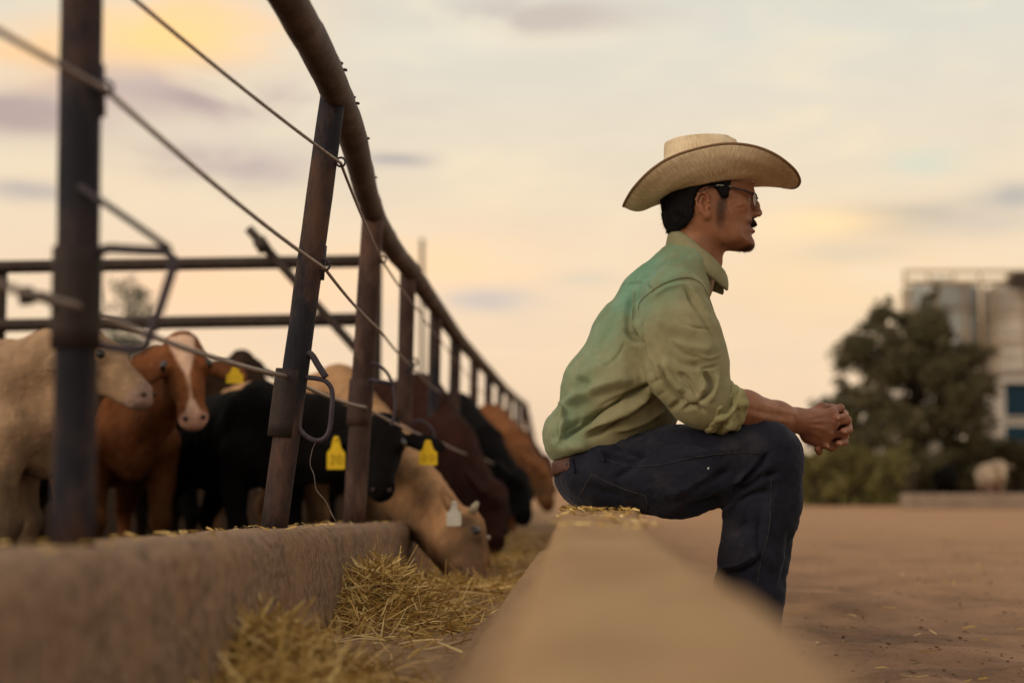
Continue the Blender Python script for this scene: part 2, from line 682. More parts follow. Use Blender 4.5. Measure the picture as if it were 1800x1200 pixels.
MAT['nostril'] = flat('nostril', (0.03, 0.015, 0.012), 0.5)
MAT['horn'] = flat('horn', (0.35, 0.30, 0.22), 0.5)
MAT['coat'] = noisy('coat', (0.80, 0.80, 0.80), (1.0, 1.0, 1.0), scale=24, rough=0.9, bump=0.45, bscale=70, attr='coat', spec=0.08, bdist=0.012, c3=(0.62, 0.60, 0.58), c3scale=3.5, c3amt=(0.5, 0.68))

# the lane is damp and trodden by the bunk, dry and sandy further out
nt_ = MAT['dirt'].node_tree
bs_ = nt_.nodes['Principled BSDF']
src = bs_.inputs['Base Color'].links[0].from_socket
tc_ = N(nt_, 'ShaderNodeTexCoord')
sx_ = N(nt_, 'ShaderNodeSeparateXYZ')
nt_.links.new(tc_.outputs['Object'], sx_.inputs[0])
nz_ = N(nt_, 'ShaderNodeTexNoise')
nz_.inputs['Scale'].default_value = 0.5
nz_.inputs['Detail'].default_value = 6
nt_.links.new(tc_.outputs['Object'], nz_.inputs['Vector'])
ad_ = N(nt_, 'ShaderNodeMath', operation='MULTIPLY_ADD')
nt_.links.new(nz_.outputs[0], ad_.inputs[0])
ad_.inputs[1].default_value = 9.0
nt_.links.new(sx_.outputs[1], ad_.inputs[2])
mr_ = N(nt_, 'ShaderNodeMapRange')
mr_.inputs[1].default_value, mr_.inputs[2].default_value = 6.0, 17.0
nt_.links.new(ad_.outputs[0], mr_.inputs[0])
mx_ = N(nt_, 'ShaderNodeMix', data_type='RGBA')
nt_.links.new(mr_.outputs[0], mx_.inputs[0])
nt_.links.new(src, mx_.inputs[6])
mx_.inputs[7].default_value = (0.37, 0.220, 0.125, 1)
nt_.links.new(mx_.outputs[2], bs_.inputs['Base Color'])

# ------------------------------------------------------------------ ground
def axis(lim_near, step, far, neg=True):
    a = [0.0]
    s = step
    while a[-1] < far:
        if a[-1] > lim_near:
            s *= 1.18
        a.append(a[-1] + s)
    a = np.array(a)
    return np.r_[-a[:0:-1], a] if neg else a


gx = axis(3.0, 0.05, 900) + 0.6
gy = axis(8.5, 0.06, 1200, False)
gy = np.r_[-60, -20, -8, -4, -2, -1, -.5, gy]
GX, GY = np.meshgrid(gx, gy, indexing='ij')
pp = np.stack([GX, GY, np.zeros_like(GX)], -1)
fade = np.exp(-np.maximum(GY - 6, 0) / 12) * np.exp(-np.maximum(np.abs(GX) - 4, 0) / 10)
GZ = (fbm(pp * np.array([1.1, 1.8, 1]), 3, 3) - 0.5) * 0.05 * fade + (fbm(pp * 6, 9, 4) - 0.5) * 0.055 * fade
# wheel ruts and hoof-worn hollows running along the lane
GZ -= 0.020 * np.exp(-((GX - 1.15 - 0.05 * GY + 0.05 * np.sin(GY * 1.3)) / 0.14) ** 2) * fade
GZ -= 0.016 * np.exp(-((GX - 2.35 - 0.10 * GY) / 0.16) ** 2) * fade
inside = (GX < 0.45) & (GY < 40)
GZ = np.where(inside, np.minimum(GZ, 0.0) - 0.01, GZ)
nX, nY = GX.shape
gi = np.arange(nX * nY).reshape(nX, nY)
GF = np.stack([gi[:-1, :-1], gi[1:, :-1], gi[1:, 1:], gi[:-1, 1:]], -1).reshape(-1, 4)
g = obj('ground', np.stack([GX, GY, GZ], -1).reshape(-1, 3), GF, MAT['dirt'])
tag(g, kind='structure')


def ground_z(x, y):
    i = int(np.argmin(np.abs(gx - x)))
    j = int(np.argmin(np.abs(gy - y)))
    return GZ[i, j]


# ------------------------------------------------------------------ the two concrete walls of the feed bunk
FX = [(-0.6, -0.545), (0.35, -0.535), (1.75, -0.530), (3.20, -0.535), (4.63, -0.505), (5.88, -0.432), (7.2, -0.388), (8.5, -0.34),
      (10.1, -0.27), (11.5, -0.193), (13.2, -0.116), (15.2, -0.043), (17.5, 0.035), (19.5, 0.117), (21.5, 0.30)]   # fence line (Y, X)
FYs = np.array([p[0] for p in FX])
FXs = np.array([p[1] for p in FX])


def fence_x(Y):
    return float(np.interp(Y, FYs, FXs))


def bunk_top(Y):
    return float(np.interp(Y, [-1, 0.3, 1.75, 3.2, 4.6, 5.5, 9, 20], [0.365, 0.352, 0.325, 0.300, 0.275, 0.250, 0.20, 0.15]))


def bunk_wall(y0, y1, label, front=0.100, back=0.10):
    ys = np.arange(y0, y1 + 1e-6, 0.06)
    ys[-1] = y1
    prof = []
    # cross profile from the foot of the pen side over the top to the foot of the trough side
    for s in np.linspace(0, 1, 6):
        prof.append((-back, -0.05, s, 'b'))
    V, F = [], []
    us = np.linspace(0, 1, 9)
    for Y in ys:
        x0 = fence_x(Y)
        zt = bunk_top(Y)
        ring = []
        for s in np.linspace(0, 0.93, 7):
            ring.append((x0 - back, -0.05 + s * (zt + 0.05)))
        ring.append((x0 - back + 0.012, zt - 0.006))
        for u in us[1:-1]:
            ring.append((x0 - back + u * (front + back), zt))
        ring.append((x0 + front - 0.014, zt - 0.005))
        for s in np.linspace(0.93, 0, 12):
            ring.append((x0 + front + 0.05 * (1 - s) * (1 - s), -0.05 + s * (zt + 0.05)))
        for (x, z) in ring:
            V.append((x, Y, z))
    k = len(ring)
    V = np.array(V)
    n1 = fbm(V * np.array([9, 6, 9]), 21, 4) - 0.5
    n2 = fbm(V * np.array([40, 30, 40]), 5, 2) - 0.5
    amp = n1 * 0.020 + n2 * 0.006
    V[:, 0] += amp
    V[:, 2] += np.where(V[:, 2] > 0.1, amp * 0.7, 0)
    for i in range(len(ys) - 1):
        for j in range(k - 1):
            F.append((i * k + j, i * k + j + 1, (i + 1) * k + j + 1, (i + 1) * k + j))
    F.append(tuple(range(k))[::-1])
    F.append(tuple((len(ys) - 1) * k + j for j in range(k)))
    F = [f[::-1] for f in F]
    o = obj('bunk_wall', V, F, MAT['bunk_concrete'])
    o.data.polygons[-1].use_smooth = False
    o.data.polygons[-2].use_smooth = False
    tag(o, label, 'wall', 'concrete walls of the feed bunk')
    return o


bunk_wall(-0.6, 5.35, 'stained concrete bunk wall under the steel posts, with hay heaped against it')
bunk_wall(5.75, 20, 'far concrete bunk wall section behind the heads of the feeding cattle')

# wall the man sits on
def seat_top(Y):
    return float(np.interp(Y, [-1, 0.3, 1.0, 2.6, 3.1, 3.6, 6, 20], [0.320, 0.326, 0.333, 0.337, 0.339, 0.339, 0.337, 0.33]))


def seat_edges(Y):
    return -0.047 + 0.048 * Y, float(np.interp(Y, [-1, 0.3, 0.55, 0.75, 1.12, 1.6, 3.33, 20], [0.128, 0.136, 0.152, 0.164, 0.171, 0.184, 0.286, 1.40]))


ys = np.r_[np.arange(-0.5, 2.9, 0.035), np.arange(2.9, 3.8, 0.018), np.arange(3.8, 14, 0.2)]
V = []
for Y in ys:
    xl, xr = seat_edges(Y)
    zt = seat_top(Y)
    rd = float(np.interp(Y, [0, 1.2, 2.9, 3.1], [0.045, 0.040, 0.022, 0.010]))
    wd = xr - xl
    ring = [(xl - 0.03 * (1 - s) ** 2, -0.05 + s * (zt - rd + 0.05)) for s in np.linspace(0, 1, 8)]
    ring += [(xl + rd * (1 - math.cos(a)), zt - rd + rd * math.sin(a)) for a in np.linspace(0.3, math.pi / 2, 5)]
    ring += [(xl + rd + u * (wd - 2 * rd), zt) for u in np.linspace(0.12, 0.88, 8)]
    ring += [(xr - rd * (1 - math.cos(a)), zt - rd + rd * math.sin(a)) for a in np.linspace(math.pi / 2, 0.3, 5)]
    ring += [(xr + 0.02 * (1 - s) ** 2, -0.05 + s * (zt - rd + 0.05)) for s in np.linspace(1, 0, 8)]
    k = len(ring)
    V += [(x, Y, z) for x, z in ring]
V = np.array(V)
a1 = (fbm(V * np.array([14, 9, 14]), 31, 4) - 0.5) * 0.012 + (fbm(V * 55, 35, 2) - 0.5) * 0.006
V[:, 2] += np.where(V[:, 2] > 0.1, a1, 0)
V[:, 0] += a1 * 0.8
F = [(i * k + j, (i + 1) * k + j, (i + 1) * k + j + 1, i * k + j + 1) for i in range(len(ys) - 1) for j in range(k - 1)]
F += [tuple(range(k)), tuple((len(ys) - 1) * k + j for j in range(k))[::-1]]
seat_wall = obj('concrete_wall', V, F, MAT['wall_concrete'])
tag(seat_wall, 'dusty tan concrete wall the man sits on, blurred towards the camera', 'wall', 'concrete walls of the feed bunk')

# trough floor between the walls
V, F = [], []
ysf = np.arange(-0.5, 20, 0.2)
for Y in ysf:
    a, b = fence_x(Y) + 0.08, seat_edges(Y)[0] + 0.03
    for u in np.linspace(0, 1, 7):
        x = a + u * (b - a)
        V.append((x, Y, float(np.interp(Y, [0, 2, 4, 6], [0.09, 0.08, 0.045, 0.03])) + 0.02 * abs(u - 0.5)))
for i in range(len(ysf) - 1):
    for j in range(6):
        F.append((i * 7 + j, i * 7 + j + 1, (i + 1) * 7 + j + 1, (i + 1) * 7 + j))
MAT['feed_bed'] = noisy('feed_bed', (0.24, 0.150, 0.085), (0.40, 0.262, 0.150), scale=22, rough=0.95, bump=1.0, bscale=60, bdist=0.02, spec=0.1)
tag(obj('trough_floor', V, F, MAT['feed_bed']), kind='structure')

# trampled, manure-dark ground of the pen
V, F = [], []
yp = np.r_[np.arange(-2, 12, 0.25), np.arange(12, 60, 3), np.arange(60, 420, 20)]
for Y in yp:
    xr_ = min(fence_x(min(Y, 21.5)) - 0.11, 0.3)
    for u in np.linspace(0, 1, 40):
        wl_ = 30 + max(0, Y - 40) * 1.2
        x = -wl_ + (xr_ + wl_) * (1 - (1 - u) ** 2.2)
        V.append((x, Y, 0.006))
V = np.array(V)
V[:, 2] += fbm(V * 3, 19, 3) * 0.05 * (V[:, 1] < 14)
F = [(i * 40 + j, i * 40 + j + 1, (i + 1) * 40 + j + 1, (i + 1) * 40 + j) for i in range(len(yp) - 1) for j in range(39)]
MAT['pen_mud'] = noisy('pen_mud', (0.012, 0.008, 0.006), (0.036, 0.023, 0.016), scale=3, rough=1.0, bump=0.8, bscale=20, bdist=0.02, spec=0.0)
tag(obj('pen_ground', V, F, MAT['pen_mud']), kind='structure')

# ------------------------------------------------------------------ hay
def straw_mesh(spots, lmin, lmax, w, up=0.35, bend=0.25):
    """Bent flat blades; each spot is (x, y, z)."""
    n = len(spots)
    c = np.array(spots)
    L = rng.uniform(lmin, lmax, n)
    a = rng.uniform(0, 2 * math.pi, n)
    e = rng.normal(0, up, n)
    d = np.stack([np.cos(a) * np.cos(e), np.sin(a) * np.cos(e), np.sin(e)], 1)
    sd = np.cross(d, rng.normal(0, 1, (n, 3)))
    sd /= np.linalg.norm(sd, axis=1)[:, None] + 1e-9
    nn = np.cross(d, sd)
    bd = rng.normal(0, bend, n) * L
    ww = rng.uniform(0.6, 1.4, n) * w
    V = []
    for s, f in ((-0.5, 0.7), (-0.17, 1.0), (0.17, 1.0), (0.5, 0.45)):
        mid = c + d * (s * L)[:, None] + nn * (bd * (0.25 - s * s))[:, None]
        V.append(mid - sd * (ww * f)[:, None])
        V.append(mid + sd * (ww * f)[:, None])
    V = np.stack(V, 1).reshape(-1, 3)
    b = np.arange(n)[:, None] * 8
    F = np.vstack([b + np.array([0, 1, 3, 2]), b + np.array([2, 3, 5, 4]), b + np.array([4, 5, 7, 6])])
    tone = np.repeat(rng.uniform(0, 1, n), 8)
    return V, F, tone


def hay_z(x, Y):
    z = float(np.interp(Y, [0, 2, 4, 6], [0.09, 0.08, 0.045, 0.03]))
    for (hx, hy, sx, sy, h) in HEAPS:
        z += h * math.exp(-((x - hx) / sx) ** 2 - ((Y - hy) / sy) ** 2)
    return z


HEAPS = [(-0.40, 2.30, 0.10, 0.20, 0.085), (-0.30, 1.95, 0.14, 0.22, 0.035), (-0.35, 3.70, 0.11, 0.30, 0.120), (-0.25, 3.50, 0.12, 0.25, 0.035), (-0.16, 4.3, 0.18, 0.4, 0.05), (-0.05, 5.6, 0.25, 0.9, 0.05), (0.05, 8, 0.25, 2, 0.06)]
MAT['hay'] = (lambda: None)
m, nt, b = material('hay')
at = N(nt, 'ShaderNodeAttribute', attribute_name='tone')
cr = N(nt, 'ShaderNodeValToRGB')
els = cr.color_ramp.elements
els[0].color = (0.20, 0.120, 0.036, 1)
els[1].color = (0.84, 0.64, 0.32, 1)
e = els.new(0.35)
e.color = (0.43, 0.275, 0.080, 1)
e = els.new(0.75)
e.color = (0.64, 0.44, 0.150, 1)
nt.links.new(at.outputs['Fac'], cr.inputs[0])
nt.links.new(cr.outputs[0], b.inputs['Base Color'])
b.inputs['Roughness'].default_value = 0.7
b.inputs['Specular IOR Level'].default_value = 0.25
MAT['hay'] = m


def straw_object(name, parts):
    Vs, Fs, ts, n = [], [], [], 0
    for V, F, t in parts:
        Vs.append(V)
        Fs.append(F + n)
        ts.append(t)
        n += len(V)
    o = obj(name, np.vstack(Vs), np.vstack(Fs), MAT['hay'], smooth=False)
    t = np.concatenate(ts)
    paint(o, 'tone', np.repeat(t[:, None], 3, 1))
    return o


spots = []
for (hx, hy, sx, sy, h), cnt in zip(HEAPS, (2000, 900, 2600, 700, 700, 900, 900)):
    k = 0
    while k < cnt:
        x, Y = rng.normal(hx, sx * 0.75), rng.normal(hy, sy * 0.75)
        if fence_x(Y) + 0.105 < x < seat_edges(Y)[0] and Y > 1.0:
            spots.append((x, Y, hay_z(x, Y) - abs(rng.normal(0, 0.025)) + 0.012))
            k += 1
for _ in range(1400):
    Y = rng.uniform(1.0, 7)
    a_ = fence_x(Y) + 0.11
    x = a_ + (seat_edges(Y)[0] - a_) * rng.uniform() ** 2.4
    spots.append((x, Y, hay_z(x, Y) + 0.004))
p1 = straw_mesh(spots, 0.03, 0.15, 0.0018, up=0.42)
tall = [(rng.normal(-0.38, 0.07), rng.normal(2.25, 0.22), 0) for _ in range(240)] + [(rng.normal(-0.30, 0.1), rng.normal(3.7, 0.3), 0) for _ in range(160)]
tall = [(max(x, fence_x(y) + 0.12), y, hay_z(x, y) + 0.02) for x, y, _ in tall]
p2 = straw_mesh(tall, 0.08, 0.17, 0.0015, up=0.8)
tag(straw_object('hay', [p1, p2]), kind='stuff')
# solid core under the loose blades
V, F = [], []
cy = np.arange(1.0, 9, 0.06)
for Y in cy:
    a, b_ = fence_x(Y) + 0.10, seat_edges(Y)[0] + 0.01
    for u in np.linspace(0, 1, 12):
        x = a + u * (b_ - a)
        z = hay_z(x, Y) - 0.012
        # dusty feed banked against the seat wall
        bk = smooth_(.50, 1.0, u) ** 1.4 * smooth_(4.6, 2.9, Y) * .92
        V.append((x, Y, z + max(seat_top(Y) - .035 - z, 0) * bk))
V = np.array(V)
V[:, 2] += (fbm(V * 30, 77, 3) - 0.5) * 0.03
F = [(i * 12 + j, i * 12 + j + 1, (i + 1) * 12 + j + 1, (i + 1) * 12 + j) for i in range(len(cy) - 1) for j in range(11)]
tag(obj('feed_mound', V, F, MAT['feed_bed']), kind='stuff')
# straw litter on the seat wall and on the bunk wall
sp = []
for _ in range(300):
    Y = rng.uniform(3.10, 3.55)
    xl, xr = seat_edges(Y)
    sp.append((rng.uniform(xl, xr), Y, seat_top(Y) + rng.uniform(0.001, 0.010)))
for _ in range(90):
    Y = rng.uniform(2.0, 3.0)
    xl, xr = seat_edges(Y)
    sp.append((rng.uniform(xl, xr), Y, seat_top(Y) + 0.004))
for _ in range(150):
    Y = rng.uniform(1.2, 5.3)
    sp.append((fence_x(Y) + rng.uniform(-0.09, 0.09), Y, bunk_top(Y) + 0.005))
tag(straw_object('straw_litter', [straw_mesh(sp, 0.006, 0.028, 0.0014, up=0.2)]), kind='stuff')

# clods and stones on the dirt lane, and scraps of straw
def pebble_mesh(n, area, smin, smax):
    base = np.array([(1, 0, 0), (-1, 0, 0), (0, 1, 0), (0, -1, 0), (0, 0, 1), (0, 0, -1)], float)
    fc = np.array([(0, 2, 4), (2, 1, 4), (1, 3, 4), (3, 0, 4), (2, 0, 5), (1, 2, 5), (3, 1, 5), (0, 3, 5)])
    Vs, Fs = [], []
    for i in range(n):
        x, Y = area()
        s = smin * (smax / smin) ** (rng.uniform() ** 2.5)
        v = base * s * rng.uniform(0.6, 1.25, (6, 3)) * np.array([1, 1, 0.6])
        Vs.append(v + np.array([x, Y, ground_z(x, Y) + s * 0.2]))
        Fs.append(fc + 6 * i)
    return np.vstack(Vs), np.vstack(Fs)


def lane():
    Y = 2.2 + 12 * rng.uniform() ** 1.8
    return rng.uniform(0.35 + 0.07 * Y, 0.9 + 0.40 * Y), Y


V, F = pebble_mesh(4200, lane, 0.002, 0.009)
MAT['clod'] = noisy('clod', (0.13, 0.080, 0.055), (0.29, 0.182, 0.118), scale=4, rough=0.95, bump=0.4, bscale=120, spec=0.1)
tag(obj('dirt_clods', V, F, MAT['clod'], smooth=False), kind='stuff')
sp = []
for _ in range(260):
    x, Y = lane()
    sp.append((x, Y, ground_z(x, Y) + 0.006))
tag(straw_object('lane_straw', [straw_mesh(sp, 0.02, 0.07, 0.0018, up=0.12)]), kind='stuff')

# ------------------------------------------------------------------ front pipe fence
fence = empty('pipe_fence', (fence_x(1.75), 1.75, 0.3), 'rusty pipe fence with curved top rail and cables, standing on the bunk wall', 'fence')


def ringpts(c, r, n=14, ax=(0, 1, 0), a0=0.0, a1=2 * math.pi):
    d = np.array(ax, float)
    u, w = frame_of(d)
    return [c + r * (math.cos(a) * u + math.sin(a) * w) for a in np.linspace(a0, a1, n)]


def pipe(a, b, r, mat, parent, name='post', n=20, seg=14, wob=0.0):
    pts = np.linspace(a, b, seg)
    V, F = tube(pts, r, n)
    if wob:
        V = V + (fbm(V * 18, 3, 3)[:, None] - 0.5) * wob
    return obj(name, V, F, mat, parent)


posts = []


def add_post(a, b, r, mat):
    o = pipe(a, b, r, mat, fence, 'post', wob=0.004)
    posts.append(o)
    return o


Y1, Y2, Y3, Y4 = 1.75, 3.20, 4.63, 5.88
# P1
q1 = add_post(P(129, 975, Y1), P(147, -230, Y1), 0.0262, MAT['steel'])
pipe(P(137, 436, Y1), P(133, 613, Y1), 0.0305, MAT['collar_steel'], q1, 'collar', seg=6)
lp = [(178, 443), (188, 437), (217, 438), (249, 440), (288, 442), (300, 452), (303, 471), (292, 508), (279, 547), (264, 584), (256, 606), (246, 612), (217, 613), (178, 608)]
obj('latch_loop', *tube(spline([P(x, y, Y1 - 0.005) for x, y in lp], 4), 0.0062, 10), MAT['loop_steel'], q1)
obj('latch_rod', *tube([P(138, 326, Y1 - 0.03), P(220, 382, Y1 - 0.02), P(300, 438, Y1 - 0.005)], 0.0042, 8), MAT['loop_steel'], q1)
obj('cable_clamp', *merge([tube([P(44, 506, Y1 - 0.03), P(48, 534, Y1 - 0.03)], 0.010, 10), tube([P(48, 520, Y1 - 0.03), P(75, 521, Y1 - 0.03), P(100, 532, Y1 - 0.01)], 0.0075, 10)]), MAT['loop_steel'], q1)
obj('cable_bracket', *merge([tube([P(176, 115, Y1), P(178, 205, Y1)], 0.006, 10)]), MAT['loop_steel'], q1)
obj('cable_hook', *tube(ringpts(P(186, 155, Y1), 0.0085, 16), 0.0028, 8, cap=True), MAT['loop_steel'], q1)
# P2 leans
q2 = add_post(P(480, 940, Y2), P(585, 172, Y2), 0.0300, MAT['steel'])
pipe(P(512, 650, Y2), P(497, 768, Y2), 0.0352, MAT['collar_steel'], q2, 'collar', seg=6)
lp = [(535, 663), (557, 665), (574, 671), (584, 688), (583, 720), (579, 755), (570, 770), (555, 774), (538, 766), (526, 752), (525, 735), (527, 715)]
obj('latch_loop', *tube(spline([P(x, y, Y2 - 0.01) for x, y in lp], 4), 0.0056, 10), MAT['loop_steel'], q2)
obj('latch_handle', *tube(spline([P(x, y, Y2 - 0.012) for x, y in [(530, 621), (546, 622), (560, 643), (573, 663)]], 4), 0.0078, 10), MAT['loop_steel'], q2)
obj('cable_bracket', *tube([P(570, 432, Y2), P(565, 492, Y2)], 0.0065, 10), MAT['loop_steel'], q2)
obj('cable_hook', *tube(ringpts(P(570, 466, Y2 - 0.01), 0.0125, 14), 0.0028, 8), MAT['loop_steel'], q2)
obj('cable_hook', *tube(ringpts(P(599, 285, Y2 - 0.01), 0.0105, 14), 0.0026, 8), MAT['loop_steel'], q2)
obj('loose_wire', *tube(spline([P(x, y, Y2 + 0.05) for x, y in [(556, 775), (549, 790), (545, 815), (552, 835), (556, 860), (572, 880), (584, 905), (590, 915)]], 5), 0.0011, 6), MAT['cable'], q2)
# P3
q3 = add_post(P(622, 922, Y3), P(656, 372, Y3), 0.0365, MAT['rust_steel'])
pipe(P(636, 667, Y3), P(630, 748, Y3), 0.0405, MAT['rust_steel'], q3, 'collar', seg=6)
lp = [(638, 650), (655, 638), (673, 647), (687, 667), (694, 700), (693, 730), (687, 748)]
obj('latch_loop', *tube(spline([P(x, y, Y3 - 0.02) for x, y in lp], 4), 0.0055, 10), MAT['loop_steel'], q3)
obj('latch_handle', *tube([P(648, 666, Y3 - 0.02), P(690, 675, Y3 - 0.02)], 0.0075, 10), MAT['loop_steel'], q3)
obj('cable_hook', *tube(ringpts(P(673, 456, Y3 - 0.01), 0.011, 14), 0.003, 8), MAT['loop_steel'], q3)
# the posts beyond
rail_px = [(717, 478, Y4), (766, 548, 7.2), (801, 597, 8.5), (834, 634, 10.1), (859, 661, 11.5), (879, 683, 13.2), (895, 697, 15.2), (908, 707, 17.5), (918, 714, 19.5)]
for i, (x, y, Y) in enumerate(rail_px):
    top = P(x, y, Y)
    q = add_post(np.array([top[0] - 0.02, Y, bunk_top(Y) - 0.03]), top, 0.0335 if i % 2 == 0 else 0.031, MAT['rust_steel'] if i % 3 == 0 else MAT['steel'])
    zc = 0.62
    pipe(np.array([top[0] - 0.012, Y, zc]), np.array([top[0] - 0.014, Y, zc - 0.15]), 0.040, MAT['collar_steel'], q, 'collar', seg=4)
    if i < 5:
        c = np.array([top[0] + 0.05, Y - 0.02, zc])
        lpn = [c + np.array(v) for v in [(-.03, 0, 0.02), (0, 0, 0.04), (0.05, 0, 0.01), (0.07, 0, -0.06), (0.06, 0, -0.14), (0.02, 0, -0.15), (-.03, 0, -0.12)]]
        obj('latch_loop', *tube(spline(lpn, 3), 0.006, 8), MAT['loop_steel'], q)
# top rail
rp = [P(380, -260, 2.05), P(440, -120, 2.30), P(507, 0, 2.55), P(549, 75, 2.80), P(590, 160, 3.18), P(622, 250, 3.64), P(646, 345, 4.40), P(668, 400, 4.85), P(700, 450, 5.5)]
rp = rp + [P(x + 5, y - 2, Y) for x, y, Y in rail_px] + [P(926, 730, 20.5)]
rp = spline(rp, 6)
V, F = tube(rp, np.interp(rp[:, 1], [2.0, 3.3, 6, 20], [0.0350, 0.0355, 0.0400, 0.042]), 20)
V = V + (fbm(V * 16, 8, 3)[:, None] - 0.5) * 0.005
obj('top_rail', V, F, MAT['rail_steel'], fence)
pipe(P(926, 728, 20.5), P(946, 830, 20.5), 0.05, MAT['rust_steel'], fence, 'post')
# weld flakes and burrs on the rail
parts = []
for t in (3.05, 3.35, 3.66, 4.2):
    k = int(np.argmin(np.abs(rp[:, 1] - t)))
    for a in (0.3, 0.8):
        c = rp[k] + np.array([0.036 * math.cos(a), 0, 0.036 * math.sin(a)])
        obj('weld_burr', *tube([c, c + np.array([0.004, 0.008, 0.001])], 0.0035, 6), MAT['rail_steel'], fence)


def cable(pts, r):
    pts = np.array(pts)
    out = []
    for a, b in zip(pts[:-1], pts[1:]):
        L = np.linalg.norm(b - a)
        n = max(4, int(L / 0.02))
        for i in range(n):
            t = i / n
            p = a + (b - a) * t
            p = p + np.array([0, 0, -0.02 * L * 4 * t * (1 - t) * 0.35])
            out.append(p)
    out.append(pts[-1])
    V, F = tube(out, r, 10, twist=0.1)
    # strand relief
    V = V + (vnoise(V * 200, 2)[:, None] - 0.5) * r * 0.06
    return V, F


obj('cable', *cable([P(-420, -560, 1.2), P(24, -183 + 0, Y1), P(599, 287, Y2 - 0.02), P(672, 458, Y3 - 0.02), P(735, 545, Y4), P(775, 598, 7.2), P(808, 640, 8.5), P(860, 700, 11.5)], 0.0036), MAT['cable'], fence)
obj('cable', *cable([P(-560, -280, 1.05), P(186, 158, Y1 - 0.01), P(571, 472, Y2 - 0.02), P(668, 580, Y3 - 0.04), P(722, 642, Y4 - 0.04), P(773, 690, 7.2), P(805, 720, 8.5)], 0.0040), MAT['cable'], fence)
obj('cable', *cable([P(-200, 432, 1.2), P(131, 536, Y1 - 0.04), P(500, 660, Y2 - 0.05), P(640, 715, Y3 - 0.055), P(772, 776, 6.0), P(850, 806, 7.6), P(905, 822, 9.5)], 0.0050), MAT['cable'], fence)
# wire ties on the cables
pz = []
for (x, y, Y) in ((722, 640, Y4 - 0.03), (770, 688, 7.17), (716, 652, Y4 - 0.03), (728, 636, Y4 - 0.03)):
    obj('wire_tie', *tube(ringpts(P(x, y, Y), 0.016, 10, ax=(0.4, 0.8, 0.2)), 0.004, 6), MAT['loop_steel'], fence)

# ------------------------------------------------------------------ rear cross fence
YR = 8.0
rear = empty('pipe_fence', (-1.9, YR, 0), 'level two-rail pipe fence crossing the pen behind the cattle', 'fence')
for ya, yb in ((470, 459), (573, 561)):
    pipe(P(-420, ya + 6, YR), P(640, yb, YR), 0.037, MAT['rear_steel'], rear, 'rail')
for z in (0.93, 0.55):
    pipe(np.array([-4.2, YR, z]), np.array([-0.8, YR, z]), 0.034, MAT['rear_steel'], rear, 'rail')
for x, Yt in ((3, 470), (662, 440), (-330, 470)):
    t = P(x, Yt, YR + 0.07)
    pipe(np.array([t[0], YR + 0.07, -0.02]), t, 0.034, MAT['rear_steel'], rear, 'post')
pipe(P(437, 402, YR - 0.08), P(655, 646, YR - 0.08), 0.026, MAT['rear_steel'], rear, 'brace')
nub = P(462, 432, YR - 0.08)
obj('brace_knob', *tube([nub + np.array([-0.02, -0.03, 0.03]), nub + np.array([0.02, -0.03, -0.03])], 0.04, 10), MAT['rear_steel'], rear)

